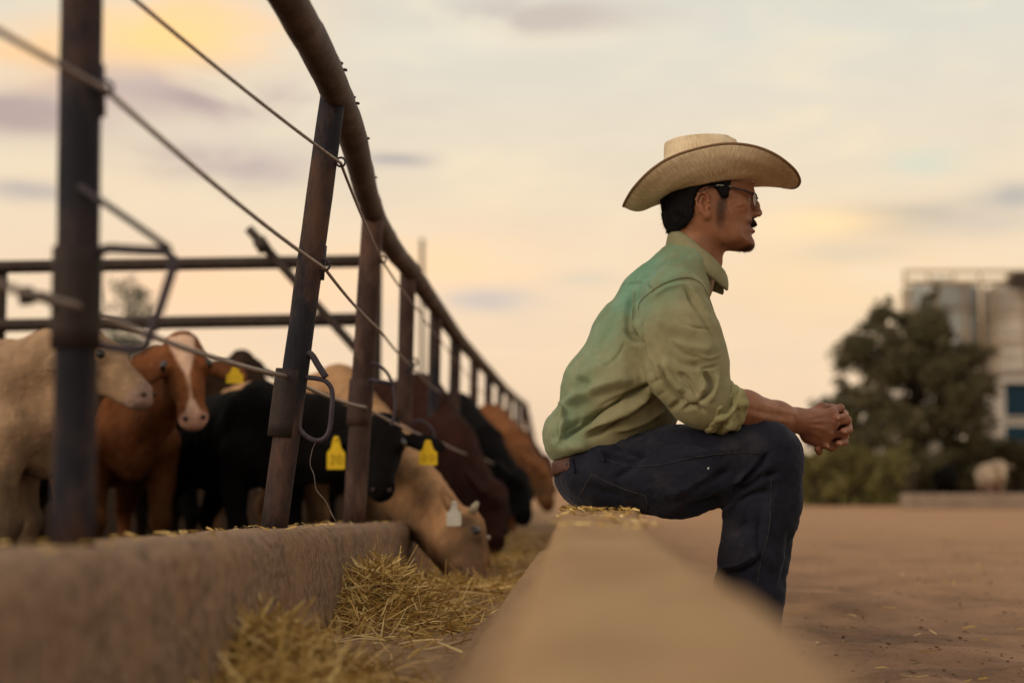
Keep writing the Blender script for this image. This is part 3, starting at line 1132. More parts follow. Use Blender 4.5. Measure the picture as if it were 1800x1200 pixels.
# ------------------------------------------------------------------ cattle
def cow(name_label, pos, yaw, s, poll, muzzle, up, coat, h=0.011, group='cattle feeding behind the fence', cat='cow', tags=(), horn=False, eye=True, hr=1.0, head_len=None, ear_drop=0.0, kind='cow', ear_at=0.15):
    """A steer: trunk, jointed legs, neck to the given head position (world), painted coat. Head: poll -> muzzle, up = forehead normal."""
    root = empty(kind, (pos[0], pos[1], 0), name_label, cat, group, rz=yaw)
    ca, sa = math.cos(yaw), math.sin(yaw)

    def loc(p):
        p = np.array(p, float) - np.array([pos[0], pos[1], 0])
        return np.array([ca * p[0] + sa * p[1], -sa * p[0] + ca * p[1], p[2]])

    def locd(d):
        d = np.array(d, float)
        return np.array([ca * d[0] + sa * d[1], -sa * d[0] + ca * d[1], d[2]])
    H, Z = loc(poll), loc(muzzle)
    m = Z - H
    L = np.linalg.norm(m)
    m /= L
    u = locd(up)
    u = u - m * np.dot(u, m)
    u /= np.linalg.norm(u)
    sd = np.cross(u, m)                     # towards its left
    lo = np.minimum(np.array([-0.85, -0.36, -0.03]) * s, np.minimum(H, Z) - 0.22)
    hi = np.maximum(np.array([0.85, 0.36, 1.12]) * s, np.maximum(H, Z) + 0.22)
    f = Field(lo, hi, h)
    S = lambda *a: np.array(a) * s
    k = 0.09 * s
    f.ell(S(.14, 0, .685), S(.42, .185, .235), k)
    f.ell(S(-.16, 0, .640), S(.34, .190, .190), .10 * s)
    f.ell(S(-.50, 0, .745), S(.20, .165, .195), .08 * s)
    f.cone(S(-.58, 0, .875), S(.36, 0, .905), .045 * s, .050 * s, .07 * s, sy=1.3)
    f.ell(S(.36, 0, .90), S(.10, .045, .06), .05 * s)
    for y in (-1, 1):
        f.ell(S(-.41, .155 * y, .865), S(.055, .040, .040), .05 * s)
        f.ell(S(-.655, .085 * y, .81), S(.035, .035, .040), .04 * s)
        f.ell(S(-.27, .235 * y, .745), S(.085, .055, .085), .06 * s, cut=True)
        f.ell(S(.37, .130 * y, .705), S(.105, .055, .200), .05 * s)
        f.ell(S(.515, .115 * y, .615), S(.055, .050, .060), .05 * s)
        f.chain([S(.45, .12 * y, .62), S(.42, .145 * y, .46), S(.455, .14 * y, .285), S(.450, .14 * y, .19), S(.452, .14 * y, .085), S(.475, .14 * y, .018)], [.105 * s, .066 * s, .042 * s, .028 * s, .033 * s, .043 * s], .05 * s, kk=.02 * s)
        f.ell(S(.462, .14 * y, .285), S(.048, .042, .055), .03 * s)
        f.chain([S(-.50, .115 * y, .70), S(-.37, .150 * y, .50), S(-.585, .145 * y, .315), S(-.568, .145 * y, .20), S(-.56, .145 * y, .085), S(-.535, .145 * y, .018)], [.155 * s, .092 * s, .042 * s, .030 * s, .034 * s, .045 * s], .05 * s, kk=.02 * s)
        f.ell(S(-.605, .145 * y, .335), S(.034, .032, .045), .03 * s)
    f.ell(S(.54, 0, .555), S(.10, .070, .105), .06 * s)
    f.chain([S(-.68, 0, .86), S(-.74, 0, .74), S(-.755, 0, .40), S(-.75, 0, .30)], [.026 * s, .018 * s, .014 * s, .028 * s], .03 * s, kk=.01)
    # neck: crest, throat and a thin dewlap
    e = s * hr
    base = S(.40, 0, .82)
    q = H + m * 0.05 * e - u * 0.03 * e
    midp = 0.5 * (base + q) + np.array([0, 0, 0.035 * s])
    f.chain([base, midp, q], [.145 * s, .112 * s, .080 * e], .08 * s, sy=0.85, kk=.06 * s)
    base2 = S(.50, 0, .64)
    thr = H + m * 0.12 * e - u * 0.075 * e
    f.chain([base2, 0.5 * (base2 + thr), thr], [.135 * s, .092 * s, .052 * e], .08 * s, sy=0.8, kk=.06 * s)
    f.chain([S(.56, 0, .52), 0.5 * (base2 + thr) + np.array([0, 0, -.075 * s]), thr - u * .02 * e], [.055 * s, .040 * s, .022 * e], .05 * s, sy=0.45, kk=.03 * s)
    # head: cranium, flat bridge, jaw, muzzle
    Rm = np.stack([m, sd, u])
    at = lambda a, b, c: H + (m * a * L) + sd * b * e + u * c * e
    f.ell(at(0.10, 0, -.020), np.array([.095, .080, .072]) * e, .03 * e, Rm)
    f.ell(at(0.42, 0, -.012), np.array([.20, .058, .056]) * e, .04 * e, Rm)
    f.ell(at(0.24, 0, .018), np.array([.095, .070, .030]) * e, .03 * e, Rm)
    f.cone(at(0.30, 0, .012), at(0.84, 0, .006), .034 * e, .032 * e, .03 * e)
    f.ell(at(0.89, 0, -.014), np.array([.052, .054, .044]) * e, .025 * e, Rm)
    f.ell(at(0.86, 0, -.042), np.array([.050, .038, .022]) * e, .015 * e, Rm)
    for y in (-1, 1):
        f.ell(at(0.22, .046 * y, -.055), np.array([.068, .026, .052]) * e, .03 * e, Rm)
        f.cone(at(0.26, .036 * y, -.088), at(0.78, .014 * y, -.052), .026 * e, .020 * e, .03 * e)
        f.ell(at(0.31, .066 * y, .022), np.array([.036, .024, .026]) * e, .015 * e, Rm)
        f.cone(at(0.20, .058 * y, .045), at(0.38, .062 * y, .046), .012 * e, .010 * e, .015 * e)
        f.ell(at(0.985, .031 * y, .016), np.array([.012, .010, .014]) * e, .006, Rm, cut=True)
        f.cone(at(0.99, 0, -.034), at(0.70, .050 * y, -.036), .004 * e, .003 * e, .004, cut=True)
        # ear: a leaf that stands out sideways
        ed = sd * y * (0.93 - 0.2 * ear_drop) - m * 0.10 + u * (-0.16) + np.array([0, 0, -0.10 - 0.35 * ear_drop])
        ed /= np.linalg.norm(ed)
        ev = np.cross(ed, u)
        ev /= np.linalg.norm(ev)
        en = np.cross(ed, ev)
        c = at(ear_at, .080 * y, -.005) + ed * 0.085 * e
        f.ell(c, np.array([.098, .050, .017]) * e, .018 * e, np.stack([ed, ev, en]))
        sg = 1 if en @ u > 0 else -1
        f.ell(c + ed * 0.012 * e + en * (0.017 * e * sg), np.array([.068, .030, .010]) * e, .012 * e, np.stack([ed, ev, en]), cut=True)
    # tuft on the poll
    f.ell(at(-0.03, 0, .015), np.array([.045, .055, .040]) * e, .03 * e, Rm)
    V, F = f.mesh(2)
    Nn = vnormals(V, F)
    # ribs show faintly, hide wrinkles on the neck, rough hair
    bx = V / s
    ribs = np.sin(bx[:, 0] * 62 + bx[:, 2] * 14) * smooth_(-.22, -.05, bx[:, 0]) * smooth_(.34, .22, bx[:, 0]) * smooth_(.46, .56, bx[:, 2]) * smooth_(.86, .74, bx[:, 2]) * np.clip(np.abs(Nn[:, 1]) * 1.6 - .5, 0, 1)
    nk = smooth_(.42, .55, bx[:, 0]) * (1 - np.clip((V - H) @ m / .05 + 1, 0, 1))
    V = V + Nn * (0.0045 * s * ribs + 0.006 * s * nk * (fbm(V * np.array([26, 8, 10]), 41, 3) - .5) * 2 + (fbm(V * 38, 43, 2) - .5) * 0.006 * s)[:, None]
    o = obj('body', V, F, MAT['coat'], root, world=False)
    # coat painted in the head frame + body frame
    rel = V - H
    hm, hs, hu = rel @ m / L, rel @ sd / e, rel @ u / e
    onhead = np.clip((np.minimum(hm + 0.15, 0.3) / 0.15), 0, 1) * (np.abs(hs) < 0.22) * (hu > -0.16)
    C = coat(V / s, hm, hs, hu, onhead)
    # sun-faded and dung-stained patches, hair swirls
    C *= (0.45 + 1.05 * fbm(V * np.array([8, 8, 5]), 5, 4))[:, None]
    C *= (0.80 + 0.40 * fbm(V * np.array([60, 60, 18]), 15, 2))[:, None]
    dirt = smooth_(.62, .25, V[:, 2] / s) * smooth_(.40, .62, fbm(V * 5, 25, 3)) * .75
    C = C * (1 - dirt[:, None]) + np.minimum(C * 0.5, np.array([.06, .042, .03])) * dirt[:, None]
    hoofm = V[:, 2] < 0.045 * s
    C[hoofm] = (0.035, 0.028, 0.022)
    paint(o, 'coat', C)

    def ballmesh(c, r, n=10):
        V, F = [], []
        for i in range(n // 2 + 1):
            th = math.pi * i / (n // 2)
            for j in range(n):
                ph = 2 * math.pi * j / n
                V.append(c + r * np.array([math.sin(th) * math.cos(ph), math.sin(th) * math.sin(ph), math.cos(th)]))
        for i in range(n // 2):
            for j in range(n):
                F.append((i * n + j, (i + 1) * n + j, (i + 1) * n + (j + 1) % n, i * n + (j + 1) % n))
        return np.array(V), F
    if eye:
        for y in (-1, 1):
            obj('eye', *ballmesh(at(0.33, .072 * y, .034), 0.0215 * e), MAT['dark_eye'], o, world=False)
            obj('nostril', *ballmesh(at(0.980, .031 * y, .015), 0.0090 * e), MAT['nostril'], o, world=False)
    if horn:
        for y in (-1, 1):
            obj('horn', *tube([at(-0.01, .06 * y, .03), at(-0.04, .078 * y, .045), at(-0.07, .088 * y, .06)], [0.016 * e, 0.013 * e, 0.006 * e], 8), MAT['horn'], o, world=False)
    for (side, mat, w, hh, dirv) in tags:
        ed = sd * side
        c = at(ear_at, .080 * side, -.005) + ed * 0.10 * e + locd((0, -0.03, 0))
        # bottle-shaped tag hanging from the ear, facing outwards along dirv
        nv = locd(dirv)
        nv /= np.linalg.norm(nv)
        up_ = np.array([0, 0, 1.0])
        rx = np.cross(up_, nv)
        rx /= np.linalg.norm(rx)
        outline = [(-.12, 0), (.12, 0), (.2, -.12), (.28, -.35), (.5, -.5), (.5, -.98), (.45, -1.0), (-.45, -1.0), (-.5, -.98), (-.5, -.5), (-.28, -.35), (-.2, -.12)]
        Vt = [c + rx * a * w + up_ * b * hh + nv * 0.0015 for a, b in outline] + [c + rx * a * w + up_ * b * hh - nv * 0.0015 for a, b in outline]
        n = len(outline)
        Ft = [tuple(range(n)), tuple(range(2 * n - 1, n - 1, -1))] + [(i, i + n, (i + 1) % n + n, (i + 1) % n) for i in range(n)]
        t = obj('ear_tag', Vt, Ft, mat, root, smooth=False, world=False)
        obj('tag_button', *ballmesh(c + up_ * (-0.08 * hh) + nv * 0.002, 0.10 * w), mat, t, world=False)
        if mat is MAT['yellow_tag'] and hh > 0.07:
            # two handwritten digits on the tag
            tp = lambda a, b: c + rx * a * w + up_ * b * hh + nv * 0.003
            two = [tp(-.30, -.62), tp(-.22, -.56), tp(-.12, -.60), tp(-.12, -.68), tp(-.30, -.84), tp(-.08, -.84)]
            zero = [tp(.20 + .12 * math.cos(a), -.70 + .14 * math.sin(a)) for a in np.linspace(0, 2 * math.pi, 10)]
            obj('tag_number', *merge([tube(two, 0.0018, 5), tube(zero, 0.0018, 5)]), MAT['tag_ink'], t, world=False)
    return root


def plain(c, muzzle=None, under=None, mz=0.82, dark_legs=None, blaze=None):
    def f(V, hm, hs, hu, onhead):
        C = np.tile(np.array(c, float), (len(V), 1))
        if under is not None:
            w = np.clip((0.52 - V[:, 2]) / 0.15, 0, 1)[:, None]
            C = C * (1 - w) + np.array(under) * w
        if dark_legs is not None:
            w = np.clip((0.40 - V[:, 2]) / 0.12, 0, 1)[:, None]
            C = C * (1 - w) + np.array(dark_legs) * w
        if blaze is not None:
            wid = 0.013 + 0.006 * np.sin(hm * 7) + np.clip(0.50 - hm, 0, 1) * 0.075 + np.clip(hm - 0.78, 0, 1) * 0.10
            wd = np.clip((wid - np.abs(hs + 0.004)) / 0.010, 0, 1) * (hu > 0.012) * (hm > -0.03) * (hm < 1.2) * onhead
            C = C * (1 - wd[:, None]) + np.array(blaze) * wd[:, None]
        if muzzle is not None:
            w = (np.clip((hm - mz) / 0.06, 0, 1) * onhead)[:, None]
            C = C * (1 - w) + np.array(muzzle) * w
        return C
    return f


CREAM = (0.37, 0.240, 0.148)
TAN = (0.44, 0.255, 0.130)
BROWN = (0.185, 0.066, 0.025)
BLACK = (0.0045, 0.0036, 0.0040)
DKBROWN = (0.034, 0.012, 0.009)
REDBROWN = (0.20, 0.080, 0.032)

# cream calf on the left, head in profile
cow('cream calf at the left edge, head in profile behind the nearest post', (-2.17, 5.05), R(4), 0.93,
    P(155, 606, 4.95), P(260, 701, 4.88), (0.6, -0.25, 0.75), plain(CREAM, muzzle=(0.33, 0.22, 0.18), under=(0.30, 0.19, 0.11)), h=0.010, head_len=0.36, ear_drop=0.4, hr=1.05, tags=((-1, MAT['yellow_tag'], 0.0, 0.0, (0, -1, 0)),) if False else (), kind='calf', cat='calf')
# brown calf with a white blaze
cow('red-brown calf with a white blaze and two yellow ear tags, facing the camera', (-1.68, 6.02), R(-66), 0.90,
    P(320, 612, 5.28), P(342, 742, 5.06), (0.24, -0.85, 0.42), plain(BROWN, muzzle=(0.62, 0.36, 0.28), blaze=(0.66, 0.44, 0.32), mz=0.90), h=0.009, ear_at=0.30, tags=((1, MAT['yellow_tag'], 0.062, 0.062, (0.1, -1, 0)), (-1, MAT['yellow_tag'], 0.050, 0.068, (-0.5, -1, 0))), kind='calf', cat='calf', hr=1.15)
# black steer, head low between the posts
cow('black calf with two yellow ear tags, head lowered between the posts', (-1.17, 5.86), R(-55), 0.82,
    P(674, 752, 5.20), P(670, 868, 4.98), (0.10, -0.78, 0.45), plain(BLACK), h=0.010, hr=1.12, tags=((1, MAT['yellow_tag'], 0.066, 0.090, (0, -1, 0)), (-1, MAT['yellow_tag'], 0.064, 0.118, (0, -1, 0))), kind='calf', cat='calf')
# tan steer eating over the wall
cow('tan steer reaching down over the bunk wall to eat hay', (-0.95, 6.28), R(-52), 0.92,
    P(822, 928, 5.10), P(836, 1044, 4.86), (1, -0.25, 0.08), plain(TAN, under=(0.40, 0.22, 0.11)), h=0.010, tags=((-1, MAT['white_tag'], 0.05, 0.085, (0.1, -1, 0)),), horn=True, hr=1.12)
# dark row behind
cow('dark brown steer with its head down in the trough beyond the tan one', (-0.78, 7.75), R(-40), 1.0,
    P(870, 868, 6.75), P(872, 965, 6.55), (0.9, -0.3, 0.2), plain(DKBROWN), h=0.013, eye=False)
cow('black steer feeding between the dark brown and the orange steers', (-0.66, 9.25), R(-38), 1.0,
    P(912, 842, 8.25), P(925, 915, 8.0), (0.9, -0.3, 0.3), plain(BLACK), h=0.014, eye=False)
cow('orange-brown steer feeding just left of the man\'s back', (-0.47, 11.0), R(-36), 1.02,
    P(950, 822, 10.0), P(968, 893, 9.7), (0.9, -0.3, 0.3), plain(REDBROWN), h=0.014, eye=False)
cow('dark steer feeding furthest along the fence', (-0.40, 12.8), R(-34), 1.0,
    P(958, 812, 11.7), P(972, 866, 11.4), (0.9, -0.3, 0.3), plain(DKBROWN), h=0.016, eye=False)
cow('brown steer standing behind the far fence posts', (-1.1, 12.2), R(-40), 1.02,
    (-0.55, 11.5, 0.85), (-0.40, 11.3, 0.6), (0.6, -0.4, 0.6), plain(DKBROWN), h=0.016, eye=False, group='cattle standing behind the fence')
# dark calf peeping behind the brown one
cow('dark calf half hidden behind the yellow tag of the brown calf', (-2.25, 7.75), R(-25), 0.93,
    P(425, 632, 7.5), P(470, 690, 7.3), (0.4, -0.3, 0.8), plain((0.03, 0.016, 0.010)), h=0.013, eye=False, group='cattle standing behind the fence', kind='calf', cat='calf')

cow('black steer standing in the gap behind the lowered black head', (-2.0, 7.15), R(12), 0.86,
    (-1.15, 7.5, 0.62), (-0.95, 7.6, 0.35), (0.8, 0, 0.5), plain(BLACK), h=0.014, eye=False, group='cattle standing behind the fence')

# ------------------------------------------------------------------ the seated man
YM, YN, YF = 3.42, 3.25, 3.59            # forward distance of his middle, near side, far side
man = empty('person', (*P(1040, 893, YM)[:2], 0.0), 'man in straw hat, green shirt and dark jeans sitting on the wall, hands clasped', 'person')


def smooth(a, b, x):
    t = np.clip((x - a) / (b - a), 0, 1)
    return t * t * (3 - 2 * t)


def poly_sd(QX, QY, poly):
    """Signed distance to a closed polygon (negative inside), vectorised over 2D arrays."""
    poly = np.asarray(poly, float)
    d = np.full(QX.shape, 1e9)
    s = np.ones(QX.shape)
    n = len(poly)
    for i in range(n):
        a, b = poly[i], poly[i - 1]
        ex, ey = b - a
        wx, wy = QX - a[0], QY - a[1]
        t = np.clip((wx * ex + wy * ey) / (ex * ex + ey * ey + 1e-12), 0, 1)
        d = np.minimum(d, (wx - ex * t) ** 2 + (wy - ey * t) ** 2)
        c1, c2, c3 = QY >= a[1], QY < b[1], ex * wy > ey * wx
        flip = (c1 & c2 & c3) | (~c1 & ~c2 & ~c3)
        s = np.where(flip, -s, s)
    return s * np.sqrt(d)


def build_body():
    h = 0.0026
    lo = P(1000, 1165, YM + 0.1) - np.array([0.02, 0.36, 0.01])
    hi = P(1520, 240, YM) + np.array([0.0, 0.36, 0.0])
    f = Field(lo, hi, h)
    # head: the profile, rounded towards the sides
    prof = [(1319, 300), (1324, 327), (1326, 341), (1325, 348), (1319, 357), (1320, 368), (1322, 384), (1326, 391), (1321, 400), (1322, 408), (1321, 416),
            (1324, 426), (1322, 435), (1312, 441), (1296, 442), (1276, 441), (1262, 450), (1240, 446), (1205, 425), (1185, 400), (1174, 375), (1172, 345), (1176, 305), (1198, 276), (1236, 262), (1280, 266), (1306, 281)]
    pw = np.array([P(x, y, YM) for x, y in spline(np.array(prof + prof[:1], float), 3)[:-1]])[:, [0, 2]]
    a, b = P(1160, 460, YM), P(1345, 250, YM)
    sl, X, Yy, Z = f.sub(np.array([a[0], YM - 0.12, a[2]]), np.array([b[0], YM + 0.12, b[2]]))
    Xg, Zg = np.meshgrid(X[:, 0, 0], Z[0, 0, :], indexing='ij')
    d2 = poly_sd(Xg, Zg, pw)
    px = 900 + (Xg / YM) * FPX
    py = 850 - (Zg - EYE) / YM * FPX
    W = 0.074 * (1 - 0.34 * smooth(1270, 1330, px)) * (1 - 0.26 * smooth(375, 440, py))
    D = 0.060 - 0.018 * smooth(1290, 1326, px)
    a1 = np.maximum(D + d2, 0)
    y_ = np.abs(Yy - YM)
    dd = np.sqrt(a1[:, None, :] ** 2 + (y_ * (D / W)[:, None, :]) ** 2) - D[:, None, :]
    f.A[sl] = np.minimum(f.A[sl], dd.astype(np.float32))
    m = lambda p: M(p, YM)
    # cheek bones, brow ridge, jaw
    for s in (-1, 1):
        f.ell(P(1292, 366, YM) + np.array([0, 0.046 * s, 0]), (.026, .017, .018), .02)
        f.ell(P(1270, 420, YM) + np.array([0, 0.046 * s, 0]), (.035, .014, .020), .025)
        f.ell(P(1313, 341, YM) + np.array([0, 0.024 * s, 0]), (.012, .020, .007), .012)
        f.ell(P(1313, 353, YM) + np.array([0, 0.033 * s, 0]), (.013, .015, .010), .008, cut=True)
        f.ell(P(1306, 355, YM) + np.array([0, 0.032 * s, 0]), (.0130, .0130, .0130), .002)
        f.cone(P(1312, 348, YM) + np.array([0.002, 0.033 * s, 0]), P(1305, 352, YM) + np.array([0, 0.043 * s, 0]), .0045, .004, .004)
        f.cone(P(1315, 360, YM) + np.array([0, 0.030 * s, 0]), P(1305, 359, YM) + np.array([0, 0.042 * s, 0]), .003, .003, .006)
    # nose
    f.chain([P(1323, 349, YM), P(1328, 361, YM), P(1331, 374, YM)], [.0075, .0085, .0095], .010)
    f.ell(P(1333, 374.5, YM), (.0095, .0095, .0085), .006)
    for s in (-1, 1):
        f.ell(P(1326, 377.5, YM) + np.array([0, 0.0125 * s, 0]), (.011, .0065, .0075), .005)
        f.ell(P(1329, 382.5, YM) + np.array([0, 0.007 * s, 0]), (.005, .0035, .004), .002, cut=True)
    # lips and chin
    f.ell(P(1321, 395, YM), (.012, .021, .0055), .004)
    f.ell(P(1320, 407, YM), (.0105, .018, .0058), .004)
    f.cone(P(1324, 401, YM) + np.array([0, -.024, 0]), P(1324, 401, YM) + np.array([0, .024, 0]), .0015, .0015, .002, cut=True)
    f.ell(P(1315, 430, YM), (.014, .020, .014), .012)
    # neck
    f.chain([P(1222, 395, YM), P(1226, 440, YM), P(1208, 500, YM)], [m(43), m(40), m(46)], .018)
    f.ell(P(1262, 463, YM), (.010, .010, .014), .015)
    # torso inside the shirt
    f.chain([P(1070, 800, YM), P(1085, 700, YM), P(1120, 600, YM), P(1160, 530, YM)], [m(58), m(66), m(66), m(48)], .03, sy=1.45)
    f.chain([P(1190, 528, YN + .05), P(1190, 505, YM), P(1190, 528, YF - .05)], [m(28), m(30), m(28)], .03)
    # arms
    skin_sh = [(YN - .005, YN - .03, YN - .06, YM - .055), (YF + .005, YF + .03, YF + .05, YM + .045)]
    hands = []
    for sgn, (ya, yb, yc, yw) in zip((-1, 1), skin_sh):
        sh, elb = P(1195, 530, ya), P(1248, 712, yc)
        f.chain([sh, P(1215, 620, yb), elb], [.050, .044, .033], .03)
        wr = P(1404, 739, yw)
        mid = elb * 0.62 + wr * 0.38
        f.chain([elb, mid + np.array([0, 0, 0.004]), elb * 0.25 + wr * 0.75, wr], [.034, .042, .034, .0265], .02)
        hands.append((sgn, wr, yw))
    # hands, fingers interlaced
    for sgn, wr, yw in hands:
        yo = 0.0 if sgn < 0 else 0.0
        yk = YM + sgn * 0.034
        palm = P(1440, 750, YM + sgn * 0.042)
        f.chain([wr, P(1425, 743, YM + sgn * 0.044), palm], [.0265, .026, .023], .02)
        # slab of the back of the hand down to the little finger side
        f.chain([P(1430, 735, YM + sgn * .042), P(1462, 727, YM + sgn * .038)], [.018, .0145], .016)
        f.chain([P(1428, 748, YM + sgn * .042), P(1464, 745, YM + sgn * .038)], [.020, .0150], .016)
        f.chain([P(1424, 760, YM + sgn * .040), P(1456, 764, YM + sgn * .036)], [.018, .0150], .016)
        f.chain([P(1420, 768, YM + sgn * .036), P(1446, 778, YM + sgn * .032)], [.015, .0135], .014)
    # finger chains: knuckle -> first joint -> second joint -> tip, alternating near / far hand
    near = [  # index .. little of the near hand: out over the knuckles and away to the far side
        [(1462, 724, -.036), (1477, 717, -.012), (1474, 722, .022), (1462, 728, .045)],
        [(1466, 742, -.036), (1489, 738, -.016), (1490, 742, .018), (1476, 746, .048)],
        [(1459, 762, -.034), (1484, 764, -.018), (1486, 767, .016), (1470, 768, .046)],
        [(1448, 777, -.030), (1466, 784, -.014), (1467, 786, .016), (1455, 784, .042)]]
    far = [  # the far hand's fingers curl round towards the camera; their tips show
        [(1463, 731, .036), (1484, 727, .018), (1485, 732, -.020), (1470, 734, -.051)],
        [(1463, 751, .036), (1490, 750, .018), (1492, 755, -.020), (1482, 758, -.048)],
        [(1456, 768, .034), (1482, 773, .016), (1485, 777, -.018), (1474, 779, -.044)],
        [(1446, 780, .030), (1460, 787, .014), (1462, 788, -.018), (1453, 784, -.042)]]
    rad = [.0094, .0098, .0092, .0080]
    for hand in (near, far):
        for fg, r in zip(hand, rad):
            pts = [P(x, y, YM + d) for x, y, d in fg]
            f.chain(pts, [r * 1.06, r * 1.02, r * 0.94, r * 0.84], .006, kk=.003)
            f.ell(pts[1], (r * 1.1,) * 3, .003)
    # little-finger tip of the far hand peeping out lowest
    f.chain([P(1440, 786, YM + .025), P(1440, 794, YM - .005), P(1436, 789, YM - .036)], [.0078, .0078, .0070], .003)
    # thumbs lie crossed on top
    f.chain([P(1424, 728, YM - .04), P(1444, 715, YM - .020), P(1466, 716, YM + .006)], [.0125, .0108, .0088], .006)
    f.chain([P(1426, 727, YM + .04), P(1446, 716, YM + .018), P(1463, 722, YM - .012)], [.0125, .0105, .0085], .006)
    # legs inside the jeans
    for ys in (YN + .035, YF + .0):
        f.chain([P(1085, 835, ys + (YM - ys) * .4), P(1200, 825, ys), P(1335, 800, ys)], [m(42), m(50), m(44)], .03)
        f.chain([P(1338, 800, ys), P(1335, 890, ys), P(1318, 1000, ys), P(1306, 1100, ys)], [m(46), m(42), m(36), m(26)], .03)
    f.ell(P(1060, 825, YM), (m(46), .11, m(42)), .03)
    f.head = (sl, f.A[sl].copy())
    # ears
    for s in (-1, 1):
        c = P(1237, 361, YM - 0.08)
        c = np.array([c[0], YM + 0.078 * s, c[2]])
        ax = np.array([0.97, -0.0 * s, 0.10])
        ax /= np.linalg.norm(ax)
        n = np.array([0.35, s * 0.93, 0])
        n -= ax * (n @ ax)
        n /= np.linalg.norm(n)
        v = np.cross(n, ax) * (1 if np.cross(n, ax)[2] > 0 else -1)
        E = lambda p, q, w=0.0: c + ax * p + v * q + n * w
        f.ell(E(0.002, 0.004, -.004), (.0185, .0275, .0075), .008, np.stack([ax, v, n]))
        f.ell(E(0.004, -.024, -.003), (.0095, .0105, .0065), .006, np.stack([ax, v, n]))
        f.ell(E(0.001, 0.006, .006), (.0125, .0190, .0075), .003, np.stack([ax, v, n]), cut=True)
        rim = [E(.0115, .006, .003), E(.013, .020, .004), E(.004, .0305, .005), E(-.009, .0285, .005), E(-.0165, .016, .005), E(-.0155, .000, .004), E(-.009, -.014, .003), E(.000, -.024, .002)]
        f.chain(rim, [.0032] * 8, .003)
        f.chain([E(.000, .019, .003), E(-.0075, .010, .003), E(-.0065, -.003, .003), E(.001, -.011, .003)], [.0028] * 4, .003)
        f.ell(E(.0105, -.006, .003), (.0045, .006, .004), .003)
        f.ell(E(.004, -.003, .003), (.0048, .0060, .006), .002, cut=True)
    V, F = f.mesh(2)
    return V, F, f


VB, FB, fbody = build_body()
MAT['skin'] = noisy('skin', (0.225, 0.094, 0.048), (0.310, 0.138, 0.074), scale=22, rough=0.52, bump=0.25, bscale=260, attr='skin', spec=0.35, bdist=0.0012, detail=4)
sb = MAT['skin'].node_tree.nodes['Principled BSDF']
sb.inputs['Subsurface Weight'].default_value = 0.12
sb.inputs['Subsurface Radius'].default_value = (0.010, 0.004, 0.002)
sb.inputs['Subsurface Scale'].default_value = 0.6
# tendons on the near hand, muscle lines of the forearm, creases of face and neck
VB = folds(VB, FB, [
    ([(1418, 736), (1440, 730), (1462, 724)], 3.2, .0014), ([(1420, 742), (1442, 740), (1465, 740)], 3.2, .0015), ([(1418, 750), (1440, 752), (1460, 760)], 3.2, .0013), ([(1422, 758), (1436, 764), (1450, 774)], 3.2, .0012),
    ([(1430, 736), (1450, 732)], 3.0, -.0010), ([(1430, 746), (1452, 747)], 3.0, -.0010), ([(1462, 722), (1466, 728)], 4.5, .0018), ([(1466, 738), (1469, 746)], 4.5, .0018), ([(1461, 758), (1463, 766)], 4.5, .0016),
    ([(1300, 712), (1340, 724), (1390, 734)], 5, -.0020), ([(1310, 728), (1350, 736), (1395, 744)], 5, .0018), ([(1390, 728), (1400, 740), (1398, 758)], 3.5, -.0012), ([(1330, 706), (1370, 720), (1405, 728)], 3, .0012),
    ([(1322, 382), (1317, 390), (1313, 401)], 3.2, -.0020), ([(1300, 352), (1290, 350), (1283, 345)], 2.6, -.0008), ([(1300, 357), (1291, 359), (1284, 363)], 2.6, -.0008), ([(1312, 362), (1302, 366), (1294, 364)], 3, -.0012),
    ([(1255, 395), (1262, 415), (1285, 432)], 6, .0016), ([(1225, 430), (1245, 450), (1260, 458)], 3.5, -.0012), ([(1215, 415), (1235, 440), (1250, 470)], 7, .0030), ([(1318, 420), (1312, 416), (1306, 408)], 3, -.0010)], near=-0.1)
body = obj('body', VB, FB, MAT['skin'], man)
Q = project(VB)
C = np.ones((len(VB), 3))
Nb = vnormals(VB, FB)
yl = np.abs(VB[:, 1] - YM)
head = Q[:, 1] < 455


def spot(cx, cy, rx, ry, col, k=1.0, extra=None):
    w = np.exp(-(((Q[:, 0] - cx) / rx) ** 2 + ((Q[:, 1] - cy) / ry) ** 2) ** 1.5) * k * head
    if extra is not None:
        w = w * extra
    global C
    C = C * (1 - w[:, None]) + np.array(col) * w[:, None]


front = (Q[:, 0] > 1290)
spot(1320, 396, 9, 5, (0.72, 0.46, 0.50), .8)
spot(1320, 407, 8, 5, (0.72, 0.46, 0.50), .8)
spot(1318, 434, 12, 6, (0.14, 0.11, 0.12), .9)
spot(1306, 440, 16, 5, (0.14, 0.11, 0.12), .9)
spot(1320, 421, 5, 6, (0.45, 0.40, 0.42), .6)                 # chin stubble
spot(1324, 391, 10, 5, (0.14, 0.11, 0.12), .9)                 # moustache shade
spot(1262, 428, 40, 14, (0.72, 0.68, 0.66), .5)                # shaved jaw
spot(1267, 366, 10, 22, (0.15, 0.13, 0.14), .92, (yl > 0.04) * 1.0)
spot(1266, 386, 8, 16, (0.25, 0.22, 0.22), .7, (yl > 0.04) * 1.0)
spot(1273, 345, 6, 18, (0.15, 0.13, 0.14), .8, (yl > 0.04) * 1.0)
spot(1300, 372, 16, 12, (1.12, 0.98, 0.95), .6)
spot(1240, 360, 16, 24, (1.18, 1.0, 0.98), .5, (yl > 0.07) * 1.0)
